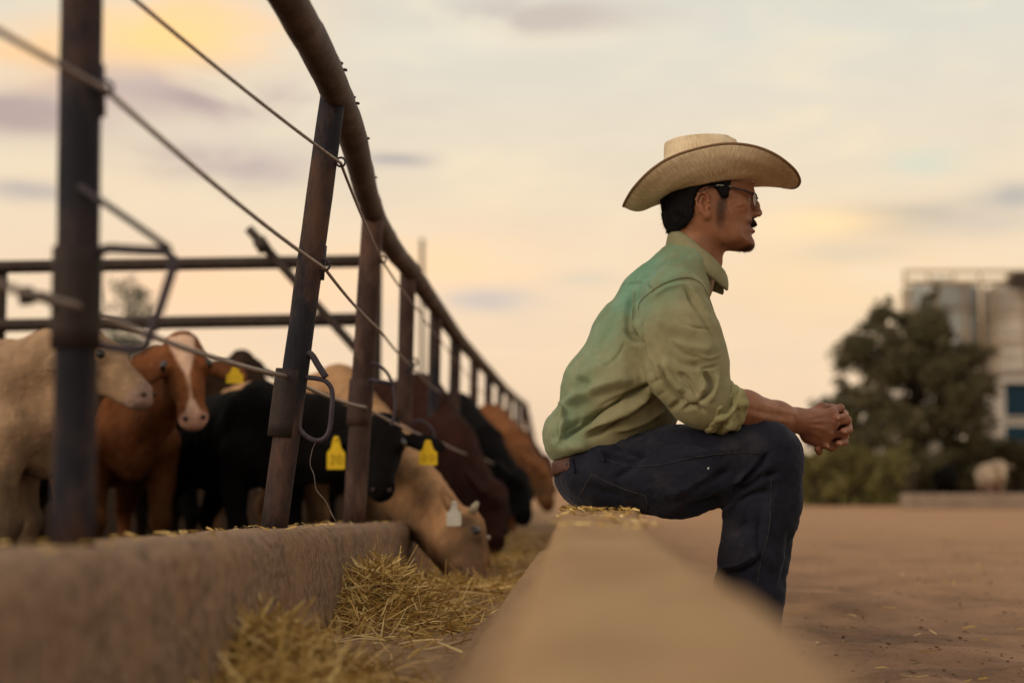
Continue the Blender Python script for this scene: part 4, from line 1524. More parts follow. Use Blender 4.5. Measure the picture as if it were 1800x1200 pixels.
# fingertips and knuckles a little paler
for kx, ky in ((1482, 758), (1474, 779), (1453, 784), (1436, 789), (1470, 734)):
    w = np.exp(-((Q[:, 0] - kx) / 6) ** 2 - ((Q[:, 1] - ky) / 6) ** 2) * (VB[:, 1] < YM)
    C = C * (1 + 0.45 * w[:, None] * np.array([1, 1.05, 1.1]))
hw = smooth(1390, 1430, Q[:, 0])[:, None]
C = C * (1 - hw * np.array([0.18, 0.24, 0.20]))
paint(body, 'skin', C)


def hit(x, y, bvh, off=0.0):
    o = np.array([0, 0, EYE])
    d = P(x, y, 3.0) - o
    d /= np.linalg.norm(d)
    loc, nor, _, _ = bvh.ray_cast(Vector(o), Vector(d))
    if loc is None:
        return None
    return np.array(loc) + np.array(nor) * off


def bvh_of(V, F):
    return BVHTree.FromPolygons([tuple(v) for v in V], [tuple(int(i) for i in f) for f in F])


def on_surface(pts, bvh, n=5, off=0.0008):
    out = []
    for x, y in spline(np.array(pts, float), n):
        p = hit(x, y, bvh, off)
        if p is not None and (not out or np.linalg.norm(p - out[-1]) < 0.05):
            out.append(p)
    return out


MAT['nail'] = flat('nail', (0.42, 0.23, 0.16), 0.35, spec=0.4)
for (x, y, d), q in zip(((1470, 734, -.051), (1482, 758, -.048), (1474, 779, -.044), (1453, 784, -.042)), (.0079, .0082, .0077, .0067)):
    c = P(x, y, YM + d)
    n_ = np.array([.62, -.78, -.05])
    n_ /= np.linalg.norm(n_)
    t_ = np.array([-.75, -.60, 0.0])
    t_ -= n_ * (t_ @ n_)
    t_ /= np.linalg.norm(t_)
    fe = Field(c - .014, c + .014, .0008)
    fe.ell(c + n_ * q * .80 + t_ * .001, (.0048, .0041, .0014), 0, np.stack([t_, np.cross(n_, t_), n_]))
    obj('fingernail', *fe.mesh(1), MAT['nail'], body)

# ---- eyes, brows, beard, hair
MAT['hair'] = noisy('hair', (0.005, 0.0042, 0.0048), (0.011, 0.009, 0.010), scale=60, rough=0.7, bump=0.9, bscale=160, stretch=(1, 1, 0.35), bdist=0.004, spec=0.10)
MAT['beard'] = noisy('beard', (0.010, 0.006, 0.006), (0.022, 0.013, 0.012), scale=80, spec=0.08, rough=0.8, bump=0.9, bscale=200, bdist=0.003)
MAT['eye_white'] = flat('eye_white', (0.24, 0.17, 0.14), 0.3, spec=0.3)
for s in (-1, 1):
    c = P(1307, 355.5, YM) + np.array([0, 0.0325 * s, 0])
    fe = Field(c - .016, c + .016, .0012)
    fe.ell(c, (.0122,) * 3, 0)
    e_ = obj('eye', *fe.mesh(1), MAT['eye_white'], man)
    fe = Field(c - .02, c + .02, .001)
    fe.ell(c + np.array([0.0085, 0, 0]), (.0042, .0055, .0055), 0)
    obj('iris', *fe.mesh(1), MAT['dark_eye'], e_)
    fe = Field(c - .05, c + .05, .0014)
    fe.chain([P(1324, 342, YM) + np.array([0, .010 * s, 0]), P(1319, 337.5, YM) + np.array([0, .027 * s, 0]), P(1306, 341, YM) + np.array([0, .047 * s, 0])], [.0032, .0036, .0022], .003)
    obj('eyebrow', *fe.mesh(1), MAT['beard'], man)


def roughen(V, F, amp, sc, seed=0, stretch=(1, 1, 1)):
    return V + vnormals(V, F) * ((fbm(V * sc * np.array(stretch), seed, 3) - 0.5) * amp)[:, None]


# hair and beard: the skin of the head lifted by a few millimetres inside an outline
def on_head(poly, lift, k=.012, relax=2, extra=None):
    sl, A = fbody.head
    X = fbody.lo[0] + fbody.h * np.arange(sl[0].start, sl[0].stop)
    Z = fbody.lo[2] + fbody.h * np.arange(sl[2].start, sl[2].stop)
    pw = np.array([P(x, y, YM)[[0, 2]] for x, y in spline(np.array(poly + poly[:1], float), 3)[:-1]])
    Xg, Zg = np.meshgrid(X, Z, indexing='ij')
    d2 = poly_sd(Xg, Zg, pw)[:, None, :]
    fe = Field((0, 0, 0), (.01, .01, .01), fbody.h)
    fe.lo = np.array([X[0], fbody.lo[1] + fbody.h * sl[1].start, Z[0]])
    a = A - lift
    hh = np.maximum(k - np.abs(a - d2), 0) / k
    fe.A = (np.maximum(a, d2) + hh * hh * k * .25).astype(np.float32)
    fe.n = np.array(fe.A.shape)
    if extra is not None:
        extra(fe)
    fe.A[:1], fe.A[-1:], fe.A[:, :1], fe.A[:, -1:], fe.A[:, :, :1], fe.A[:, :, -1:] = 1, 1, 1, 1, 1, 1
    return fe.mesh(relax)


hair_poly = [(1150, 300), (1281, 300), (1280, 318), (1276, 336), (1275, 346), (1271, 357), (1262, 359), (1256, 352), (1250, 342), (1238, 338), (1222, 344), (1214, 362), (1214, 380), (1211, 392), (1204, 402), (1196, 409), (1180, 410), (1150, 405)]


def trim(fe):
    fe.half((0, YM + .025, 0), (0, 1, 0))
    fe.half((0, YM - .025, 0), (0, -1, 0))


def nape(fe):
    fe.ell(P(1190, 384, YM), (M(22, YM), .050, M(22, YM)), .02)
    fe.ell(P(1186, 350, YM), (M(22, YM), .060, M(34, YM)), .02)


V, F = on_head(hair_poly, .0085, .010, 2, nape)
obj('hair', roughen(V, F, .007, 190, 5, (1, 1, 0.35)), F, MAT['hair'], man)
V, F = on_head([(1318, 384), (1334, 383), (1336, 396), (1326, 399), (1317, 402), (1312, 400)], .0016, .003, 1, trim)
obj('moustache', roughen(V, F, .003, 260), F, MAT['beard'], man)

# loose strands over the hair and beard
def strands(name, V, F, n, lmin, lmax, dirv, r, mat, parent, spread=.45, keep=None):
    Nn = vnormals(V, F)
    ok = np.arange(len(V)) if keep is None else np.where(keep(project(V), V))[0]
    if len(ok) == 0:
        return
    ix = rng.choice(ok, n)
    d = np.array(dirv)[None] + rng.normal(0, spread, (n, 3)) + Nn[ix] * .35
    d /= np.linalg.norm(d, axis=1)[:, None]
    L = rng.uniform(lmin, lmax, n)[:, None]
    a = V[ix] - Nn[ix] * .0008
    w = np.cross(d, Nn[ix])
    w /= np.linalg.norm(w, axis=1)[:, None] + 1e-9
    VV = np.stack([a - w * r, a + w * r, a + d * L * .6 + Nn[ix] * .0006 + w * r * .7, a + d * L * .6 + Nn[ix] * .0006 - w * r * .7, a + d * L + w * r * .2, a + d * L - w * r * .2], 1).reshape(-1, 3)
    bb = np.arange(n)[:, None] * 6
    FF = np.vstack([bb + np.array([0, 1, 2, 3]), bb + np.array([3, 2, 4, 5])])
    tag(obj(name, VV, FF, mat, parent, smooth=False), kind='stuff')


hairV, hairF = on_head(hair_poly, .0085, .010, 2, nape)
strands('loose_hair', hairV, hairF, 2600, .006, .014, (-.15, 0, -1), .00045, MAT['hair'], man)
bV, bF = on_head([(1318, 384), (1335, 383), (1337, 396), (1326, 399), (1316, 404), (1309, 402)], .0012, .003, 1, trim)
strands('moustache_hair', bV, bF, 260, .004, .008, (-.2, 0, -1), .00035, MAT['beard'], man, .4)
bV, bF = on_head([(1327, 427), (1335, 430), (1335, 447), (1304, 453), (1286, 446), (1300, 439), (1314, 434)], .0006, .003, 1)
strands('beard_hair', bV, bF, 320, .003, .006, (.0, 0, -1), .00035, MAT['beard'], man, .4)
sV, sF = on_head([(1250, 350), (1274, 350), (1272, 384), (1264, 402), (1256, 396)], .0010, .003, 1)
strands('sideburn_hair', sV, sF, 340, .004, .008, (.05, 0, -1), .00035, MAT['hair'], man, .25)

# ---- glasses
MAT['glasses_frame'] = flat('glasses_frame', (0.045, 0.022, 0.026), 0.35, spec=0.4)
MAT['temple_metal'] = flat('temple_metal', (0.42, 0.46, 0.46), 0.3, metallic=0.6)
gm, gnt, gb = material('lens_glass')
gb.inputs['Base Color'].default_value = (0.80, 0.74, 0.76, 1)
gb.inputs['Alpha'].default_value = 0.16
gb.inputs['Roughness'].default_value = 0.05
gb.inputs['Specular IOR Level'].default_value = 0.3
glasses = obj('glasses', *tube([P(1331, 350, YM) + np.array([0, -.009, 0]), P(1332, 348, YM), P(1331, 350, YM) + np.array([0, .009, 0])], .0016, 8), MAT['temple_metal'], man)
for s in (-1, 1):
    cc = P(1321.5, 356, YM) + np.array([0.002, .033 * s, 0])
    nx = np.array([0.93, 0.34 * s, 0.0])
    uy = np.array([-0.34 * s, 0.93, 0.0])
    rim = []
    for a in np.linspace(0, 2 * math.pi, 28, endpoint=False):
        ex = np.sign(math.cos(a)) * abs(math.cos(a)) ** 0.7 * 0.0245
        ez = np.sign(math.sin(a)) * abs(math.sin(a)) ** 0.7 * 0.0155
        rim.append(cc + uy * ex + np.array([0.05, 0, 1]) * ez)
    rim = np.array(rim)
    obj('rim', *tube(rim, np.where(rim[:, 2] > cc[2] + .006, .0021, .0009), 8, closed=True), MAT['glasses_frame'], glasses)
    obj('lens', np.vstack([rim - nx * .0006, rim + nx * .0006]), [tuple(range(28))[::-1], tuple(range(28, 56))] + [(i, (i + 1) % 28, 28 + (i + 1) % 28, 28 + i) for i in range(28)], gm, glasses, smooth=False)
    hinge = cc + uy * (0.024 * s) + np.array([0, 0, .010])
    obj('temple', *tube([hinge, P(1304, 345.5, YM) + np.array([0, .066 * s, 0]), P(1285, 342, YM) + np.array([0, .0745 * s, 0]), P(1262, 339.5, YM) + np.array([0, .082 * s, 0]), P(1240, 340, YM) + np.array([0, .0835 * s, 0]), P(1222, 352, YM) + np.array([0, .086 * s, 0])], [.0027, .0027, .0024, .0014, .0012, .0012], 8), MAT['glasses_frame'] if s > 0 else MAT['glasses_frame'], glasses)
    obj('temple_tip', *tube([P(1278, 340.5, YM) + np.array([0, .0775 * s, .0008]), P(1262, 339, YM) + np.array([0, .0835 * s, .0008]), P(1250, 338.6, YM) + np.array([0, .0845 * s, .0008])], .0017, 8), MAT['temple_metal'], glasses)

# ---- straw hat
hat_c = P(1247, 334, YM)
tilt = math.atan2(26, 157)
hf = np.array([math.cos(tilt), 0, math.sin(tilt)])
hu = np.array([-math.sin(tilt), 0, math.cos(tilt)])
hs = np.array([0, 1.0, 0])


def brim_point(phi, t):
    c, s = math.cos(phi), math.sin(phi)
    ai, bi = 0.109, 0.090
    ao = 0.216 if c > 0 else 0.212
    bo = 0.200
    # blunt oval at front and back
    ex = ai * c + (ao * np.sign(c) * abs(c) ** (0.92 if c > 0 else 0.72) - ai * c) * t
    ey = bi * s + (bo * np.sign(s) * abs(s) ** 0.95 - bi * s) * t
    k = abs(s) ** 2.1
    h = 0.074 * k * t ** 1.25
    ey *= 1 - 0.20 * k * t ** 1.5
    fr = max(c, 0) ** 2
    bk = max(-c, 0) ** 2
    h += -0.024 * fr * t ** 1.4 - 0.020 * bk * math.sin(math.pi * t ** 1.4)
    return hat_c + hf * ex + hs * ey + hu * h


NP, NT_ = 144, 18
m, nt, b = material('straw')
uvn = N(nt, 'ShaderNodeAttribute', attribute_name='weave')
sepx = N(nt, 'ShaderNodeSeparateXYZ')
nt.links.new(uvn.outputs['Vector'], sepx.inputs[0])
mp = N(nt, 'ShaderNodeMapping')
mp.inputs['Scale'].default_value = (190, 5, 1)
nt.links.new(uvn.outputs['Vector'], mp.inputs[0])
nz = N(nt, 'ShaderNodeTexNoise')
nz.inputs['Scale'].default_value = 1.0
nz.inputs['Detail'].default_value = 3
nt.links.new(mp.outputs[0], nz.inputs['Vector'])
nz2 = N(nt, 'ShaderNodeTexNoise')
nz2.inputs['Scale'].default_value = 3.0
nt.links.new(uvn.outputs['Vector'], nz2.inputs['Vector'])
mxv = N(nt, 'ShaderNodeMath', operation='ADD')
nt.links.new(nz.outputs[0], mxv.inputs[0])
nt.links.new(nz2.outputs[0], mxv.inputs[1])
cr = N(nt, 'ShaderNodeValToRGB')
cr.color_ramp.elements[0].position = 0.40
cr.color_ramp.elements[1].position = 0.60
cr.color_ramp.elements[0].color = (0.52, 0.385, 0.235, 1)
cr.color_ramp.elements[1].color = (0.80, 0.67, 0.475, 1)
dv = N(nt, 'ShaderNodeMath', operation='MULTIPLY')
dv.inputs[1].default_value = 0.5
nt.links.new(mxv.outputs[0], dv.inputs[0])
nt.links.new(dv.outputs[0], cr.inputs[0])
nt.links.new(cr.outputs[0], b.inputs['Base Color'])
b.inputs['Roughness'].default_value = 0.6
b.inputs['Specular IOR Level'].default_value = 0.25
bp = N(nt, 'ShaderNodeBump')
bp.inputs['Strength'].default_value = 0.5
bp.inputs['Distance'].default_value = 0.002
nt.links.new(nz.outputs[0], bp.inputs['Height'])
nt.links.new(bp.outputs[0], b.inputs['Normal'])
MAT['straw'] = m
MAT['straw_trim'] = flat('straw_trim', (0.20, 0.12, 0.06), 0.6)


def weave(o, uv):
    a = o.data.attributes.new('weave', 'FLOAT_VECTOR', 'POINT')
    a.data.foreach_set('vector', np.c_[uv, np.zeros(len(uv))].astype(np.float32).ravel())


V, uv, F = [], [], []
for i in range(NP):
    phi = 2 * math.pi * i / NP
    for j in range(NT_):
        t = j / (NT_ - 1)
        V.append(brim_point(phi, t))
        uv.append((min(i, NP - i) / NP * 2, t))
for i in range(NP):
    for j in range(NT_ - 1):
        a, b_ = i * NT_ + j, ((i + 1) % NP) * NT_ + j
        F.append((a, b_, b_ + 1, a + 1))
V = np.array(V)
V[:, 2] += (fbm(V * 12, 4, 2) - 0.5) * 0.006
brim = obj('hat_brim', V, F, MAT['straw'], man)
weave(brim, np.array(uv))
sm = brim.modifiers.new('thickness', 'SOLIDIFY')
sm.thickness = 0.0035
sm.offset = 0
edge = V.reshape(NP, NT_, 3)[:, -1]
obj('brim_binding', *tube(edge, 0.0034, 8, closed=True), MAT['straw_trim'], brim)
# crown with a lengthwise crease and pinched front
NL, NR = 16, 8
V, uv, F = [], [], []
for i in range(NP):
    phi = 2 * math.pi * i / NP
    c, s = math.cos(phi), math.sin(phi)
    for j in range(NL + NR):
        if j < NL:
            t = j / (NL - 1)
            ax_ = (0.1095 if c > 0 else 0.104) - 0.020 * t ** 1.3
            bx_ = 0.0905 - 0.018 * t ** 1.2
            z = 0.004 + 0.128 * t - 0.010 * t * c
            pin = 0.013 * t * math.exp(-((phi - 0.62) / 0.30) ** 2) + 0.013 * t * math.exp(-((phi - 2 * math.pi + 0.62) / 0.30) ** 2)
            rr = 1 - pin / 0.09
            z -= 0.010 * t ** 6
        else:
            t = (j - NL + 1) / NR
            k = 1 - t
            ax_, bx_ = (0.0895 if c > 0 else 0.084) * k, 0.0725 * k
            rr = 1
            z = 0.004 + 0.128 - 0.010 * c * k - 0.010 + 0.006 * math.sin(math.pi * min(t * 2.2, 1)) - 0.030 * smooth(0.25, 0.9, np.array(t))
        V.append(hat_c + hf * (ax_ * c * rr - 0.004) + hs * bx_ * s * rr + hu * z)
        uv.append((min(i, NP - i) / NP * 2, 1 + j / NL))
K = NL + NR
for i in range(NP):
    for j in range(K - 1):
        a, b_ = i * K + j, ((i + 1) % NP) * K + j
        F.append((a, b_, b_ + 1, a + 1))
crown = obj('hat_crown', V, F, MAT['straw'], man)
weave(crown, np.array(uv))
sm = crown.modifiers.new('thickness', 'SOLIDIFY')
sm.thickness = 0.003
# ribbon round the foot of the crown
MAT['hat_ribbon'] = flat('hat_ribbon', (0.10, 0.062, 0.035), 0.7)
V, F = [], []
for i in range(72):
    phi = 2 * math.pi * i / 72
    for rr, z in ((0.0010, 0.006), (0.0032, 0.010), (0.0030, 0.024), (0.0005, 0.028)):
        t = z / 0.128
        V.append(hat_c + hf * ((0.1095 - 0.02 * t ** 1.3 + rr) * math.cos(phi) - 0.004) + hs * (0.0905 - 0.018 * t ** 1.2 + rr) * math.sin(phi) + hu * z)
F = [(i * 4 + j, ((i + 1) % 72) * 4 + j, ((i + 1) % 72) * 4 + j + 1, i * 4 + j + 1) for i in range(72) for j in range(3)]
obj('hat_ribbon', V, F, MAT['hat_ribbon'], crown)

# ---- jeans
lo = P(930, 1175, YM) - np.array([0, .36, 0])
hi = P(1470, 715, YM) + np.array([0, .36, 0])
fj = Field(lo, hi, .0038)
fj.ell(P(1046, 832, YM), (M(72, YM), .185, M(66, YM)), .03)
YT = YN + 0.035
fj.chain([P(1062, 836, YT + .03), P(1190, 828, YT), P(1300, 812, YT - .005), P(1342, 806, YT - .005)], [M(66, YT), M(77, YT), M(68, YT), M(66, YT)], .03, sy=1.02)
fj.chain([P(1344, 808, YT - .005), P(1342, 880, YT), P(1326, 975, YT), P(1315, 1050, YT), P(1308, 1105, YT)], [M(66, YT), M(64, YT), M(60, YT), M(60, YT), M(63, YT)], .02, sy=0.9)
fj.chain([P(1062, 840, YF - .03), P(1190, 834, YF + .005), P(1335, 812, YF + .01)], [M(62, YF), M(66, YF), M(56, YF)], .03)
fj.chain([P(1336, 815, YF + .01), P(1332, 880, YF), P(1318, 975, YF), P(1308, 1050, YF), P(1302, 1105, YF)], [M(56, YF), M(54, YF), M(50, YF), M(50, YF), M(53, YF)], .02)
fj.half(P(1308, 1108, YM), (-.06, 0, -1))
fj.half(P(1046, 779, YM), (-.30, 0, 1), .008)
# pressed flat on the wall
sl, X, Yy, Z = fj.sub(fj.lo - 1, fj.hi if hasattr(fj, 'hi') else fj.lo + 5)
fl = (seat_top(3.35) + 0.002 - Z) + np.maximum(X - 0.285, 0) * -1.6 + 0 * Yy
fj.A[sl] = np.maximum(fj.A[sl], fl.astype(np.float32))
fieldJ = fj
VJ, FJ = fj.mesh(2)
jf = [
    ([(1284, 868), (1303, 850), (1325, 826), (1352, 796)], 7, -.013), ([(1290, 853), (1315, 830), (1338, 806)], 6, .007),
    ([(1292, 872), (1318, 852), (1342, 838), (1366, 832)], 6, -.011), ([(1296, 884), (1325, 868), (1355, 862)], 6, -.006), ([(1300, 862), (1325, 846), (1350, 836)], 5, .006),
    ([(1270, 872), (1240, 885), (1200, 893)], 9, -.007), ([(1210, 862), (1245, 846), (1285, 826)], 9, -.007), ([(1165, 872), (1215, 856), (1262, 838)], 10, .005),
    ([(1060, 792), (1085, 806), (1115, 816)], 7, -.007), ([(1075, 778), (1105, 795), (1140, 802)], 6, -.006), ([(1030, 850), (1060, 865), (1100, 872)], 10, -.005),
    ([(1080, 840), (1110, 822), (1130, 790)], 8, -.005), ([(1283, 940), (1300, 925), (1318, 915)], 8, -.006), ([(1262, 1000), (1300, 992), (1336, 968)], 6, .007), ([(1262, 1008), (1300, 1002), (1336, 980)], 6, -.008),
    ([(1360, 1000), (1345, 960), (1352, 900), (1368, 850)], 9, .005), ([(1345, 1010), (1335, 960), (1338, 900)], 9, -.005), ([(1390, 930), (1386, 980), (1372, 1030)], 8, -.005),
    ([(1150, 770), (1200, 778), (1260, 776)], 10, -.004), ([(1180, 800), (1250, 796), (1310, 784)], 9, .004), ([(1270, 935), (1276, 900), (1292, 880)], 8, .006),
]
VJ = folds(VJ, FJ, [(q, w * .8, a * 1.75) for q, w, a in jf])
VJ = VJ + vnormals(VJ, FJ) * ((fbm(VJ * 26, 51, 3) - 0.5) * 0.009 + (fbm(VJ * 80, 53, 2) - 0.5) * 0.003)[:, None]
MAT['denim'] = noisy('denim', (0.0075, 0.0085, 0.016), (0.017, 0.0185, 0.032), scale=10, rough=0.88, bump=0.55, bscale=420, c3=(0.050, 0.043, 0.045), c3scale=6, c3amt=(0.52, 0.80), bdist=0.0012, sheen=(0.10, 0.4, (0.75, 0.8, 1.0)), spec=0.15)
jeans = obj('jeans', VJ, FJ, MAT['denim'], man)
jb = bvh_of(VJ, FJ)
MAT['thread'] = flat('thread', (0.075, 0.058, 0.050), 0.8)
MAT['seam_denim'] = noisy('seam_denim', (0.012, 0.012, 0.018), (0.042, 0.040, 0.048), scale=60, rough=0.9, bump=0.6, bscale=300, spec=0.15, bdist=0.001)


def stitch(pts, bvh, mat, r=.0009, parent=None, name='stitching', dash=True):
    line = on_surface(pts, bvh, 8, .0004)
    if len(line) < 3:
        return
    if not dash:
        obj(name, *tube(line, r, 6), mat, parent)
        return
    line = np.array(line)
    L = np.r_[0, np.cumsum(np.linalg.norm(np.diff(line, axis=0), axis=1))]
    parts, s = [], 0
    while s + .004 < L[-1]:
        seg = [np.array([np.interp(s + q, L, line[:, k]) for k in range(3)]) for q in (0, .002, .004)]
        parts.append(tube(seg, r, 5))
        s += .0062
    tag(obj(name, *merge(parts), mat, parent), kind='stuff')


stitch([(1040, 833), (1070, 848), (1105, 862), (1134, 870)], jb, MAT['thread'], .0010, jeans)
stitch([(1040, 833), (1026, 858), (1013, 886)], jb, MAT['thread'], .0010, jeans)
stitch([(1134, 870), (1137, 885), (1136, 900)], jb, MAT['thread'], .0007, jeans)
stitch([(1061, 806), (1085, 815), (1111, 820), (1165, 816), (1230, 802), (1290, 796), (1340, 797)], jb, MAT['seam_denim'], .0016, jeans, 'seam', False)
stitch([(1356, 838), (1355, 880), (1352, 927), (1344, 965), (1337, 990), (1330, 1030)], jb, MAT['seam_denim'], .0018, jeans, 'seam', False)
for k in (-5, 5):
    stitch([(1356 + k, 838), (1355 + k, 880), (1352 + k, 927), (1344 + k, 965), (1337 + k, 990)], jb, MAT['seam_denim'], .0009, jeans)
p = hit(1245, 823, jb, .001)
fe = Field(p - .008, p + .008, .001)
fe.ell(p, (.0030, .0012, .0036), 0)
obj('pale_fleck', *fe.mesh(0), MAT['temple_metal'], jeans)

# belt: a band round the waist of the jeans
MAT['belt'] = noisy('belt', (0.055, 0.020, 0.014), (0.11, 0.042, 0.028), scale=25, rough=0.5, bump=0.3, bscale=150, spec=0.35)
fb = Field(P(935, 870, YM) - np.array([0, .30, 0]), P(1150, 740, YM) + np.array([0, .30, 0]), .0036)
fb.ell(P(1046, 828, YM), (M(77, YM), .190, M(71, YM)), .02)
nb = np.array([-.30, 0, 1]) / math.hypot(.3, 1)
nb = np.array([-.42, 0, 1.0]) / math.hypot(.42, 1)
sl, X, Yy, Z = fb.sub(fb.lo - 1, fb.lo + 5)
cb = P(1020, 803, YM)
slab = np.abs((X - cb[0]) * nb[0] + (Z - cb[2]) * nb[2] + 0 * Yy) - .0165
fb.A = np.maximum(fb.A, slab.astype(np.float32))
obj('belt', *fb.mesh(1), MAT['belt'], man)
# belt loops
for (x0, y0), (x1, y1) in (((1052, 793), (1062, 812)), ((1006, 806), (1012, 830))):
    line = on_surface([(x0, y0), ((x0 + x1) / 2, (y0 + y1) / 2), (x1, y1)], jb, 4, .004)
    if len(line) > 2:
        obj('belt_loop', *tube(line, .0035, 8), MAT['denim'], jeans)

# ---- boots
MAT['boot'] = noisy('boot', (0.035, 0.020, 0.013), (0.07, 0.042, 0.028), scale=20, rough=0.6, bump=0.3, bscale=120)
for ys in (YT, YF):
    a = P(1300, 1100, ys)
    z0 = 0.012
    fe = Field(np.array([a[0] - .14, ys - .12, -.005]), np.array([a[0] + .22, ys + .22, .20]), .004)
    fe.chain([a + np.array([0, 0, .06]), np.array([a[0] - .01, ys, .07])], [.052, .046], .02)
    fe.cone(np.array([a[0] - .05, ys - .03, .045]), np.array([a[0] + .01, ys + .02, .055]), .036, .040, .03)
    fe.cone(np.array([a[0] + .01, ys + .02, .050]), np.array([a[0] + .055, ys + .12, .034]), .044, .028, .03)
    fe.half((0, 0, z0), (0, 0, -1))
    obj('boot', *fe.mesh(1), MAT['boot'], man)

# ---- shirt
lo = P(925, 830, YM) - np.array([0, .42, 0])
hi = P(1320, 395, YM) + np.array([0, .42, 0])
fs = Field(lo, hi, .0031)
fs.chain([P(1060, 756, YM), P(1082, 690, YM), P(1119, 607, YM)], [M(84, YM), M(90, YM), M(81, YM)], .02, sy=1.5)
fs.chain([P(1119, 607, YM), P(1160, 530, YM)], [M(81, YM), M(69, YM)], .02, sy=1.62)
fs.chain([P(1160, 530, YM), P(1200, 470, YM)], [M(67, YM), M(45, YM)], .03, sy=1.45)
fs.chain([P(1085, 700, YM), P(1134, 706, YM)], [M(90, YM), M(68, YM)], .03, sy=1.55)
fs.chain([P(1190, 522, YN + .04), P(1196, 490, YM), P(1192, 526, YF - .04)], [M(44, YM), M(42, YM), M(44, YM)], .05)
fs.ell(P(985, 766, YM), (M(33, YM), .155, M(40, YM)), .04)
fs.ell(P(1010, 790, YM - .03), (M(40, YM), .15, M(22, YM)), .03)
# sleeves
ys3 = (YN - .005, YN - .02, YN - .035, YN - .045)
fs.chain([P(1188, 532, ys3[0]), P(1194, 590, ys3[1]), P(1211, 650, ys3[2]), P(1232, 694, ys3[3])], [M(61, YN), M(69, YN), M(67, YN), M(56, YN)], .022, sy=0.92, kk=.03)
fs.cone(P(1222, 690, ys3[3]), P(1252, 712, ys3[3]), M(50, YN), M(40, YN), .02)
ys4 = (YF - .02, YF + .01, YF + .03, YF + .045)
fs.chain([P(1188, 532, ys4[0]), P(1194, 590, ys4[1]), P(1206, 650, ys4[2]), P(1226, 690, ys4[3])], [M(55, YF), M(60, YF), M(58, YF), M(48, YF)], .022, sy=0.92, kk=.03)
fs.cone(P(1222, 690, ys4[3]), P(1252, 712, ys4[3]), M(46, YF), M(36, YF), .02)
# open neck and hem
fs.chain([P(1215, 415, YM), P(1226, 470, YM)], [M(50, YM), M(46, YM)], .01) if False else None
fs.cone(P(1232, 405, YM), P(1226, 478, YM), M(45, YM), M(43, YM), .012, cut=True)
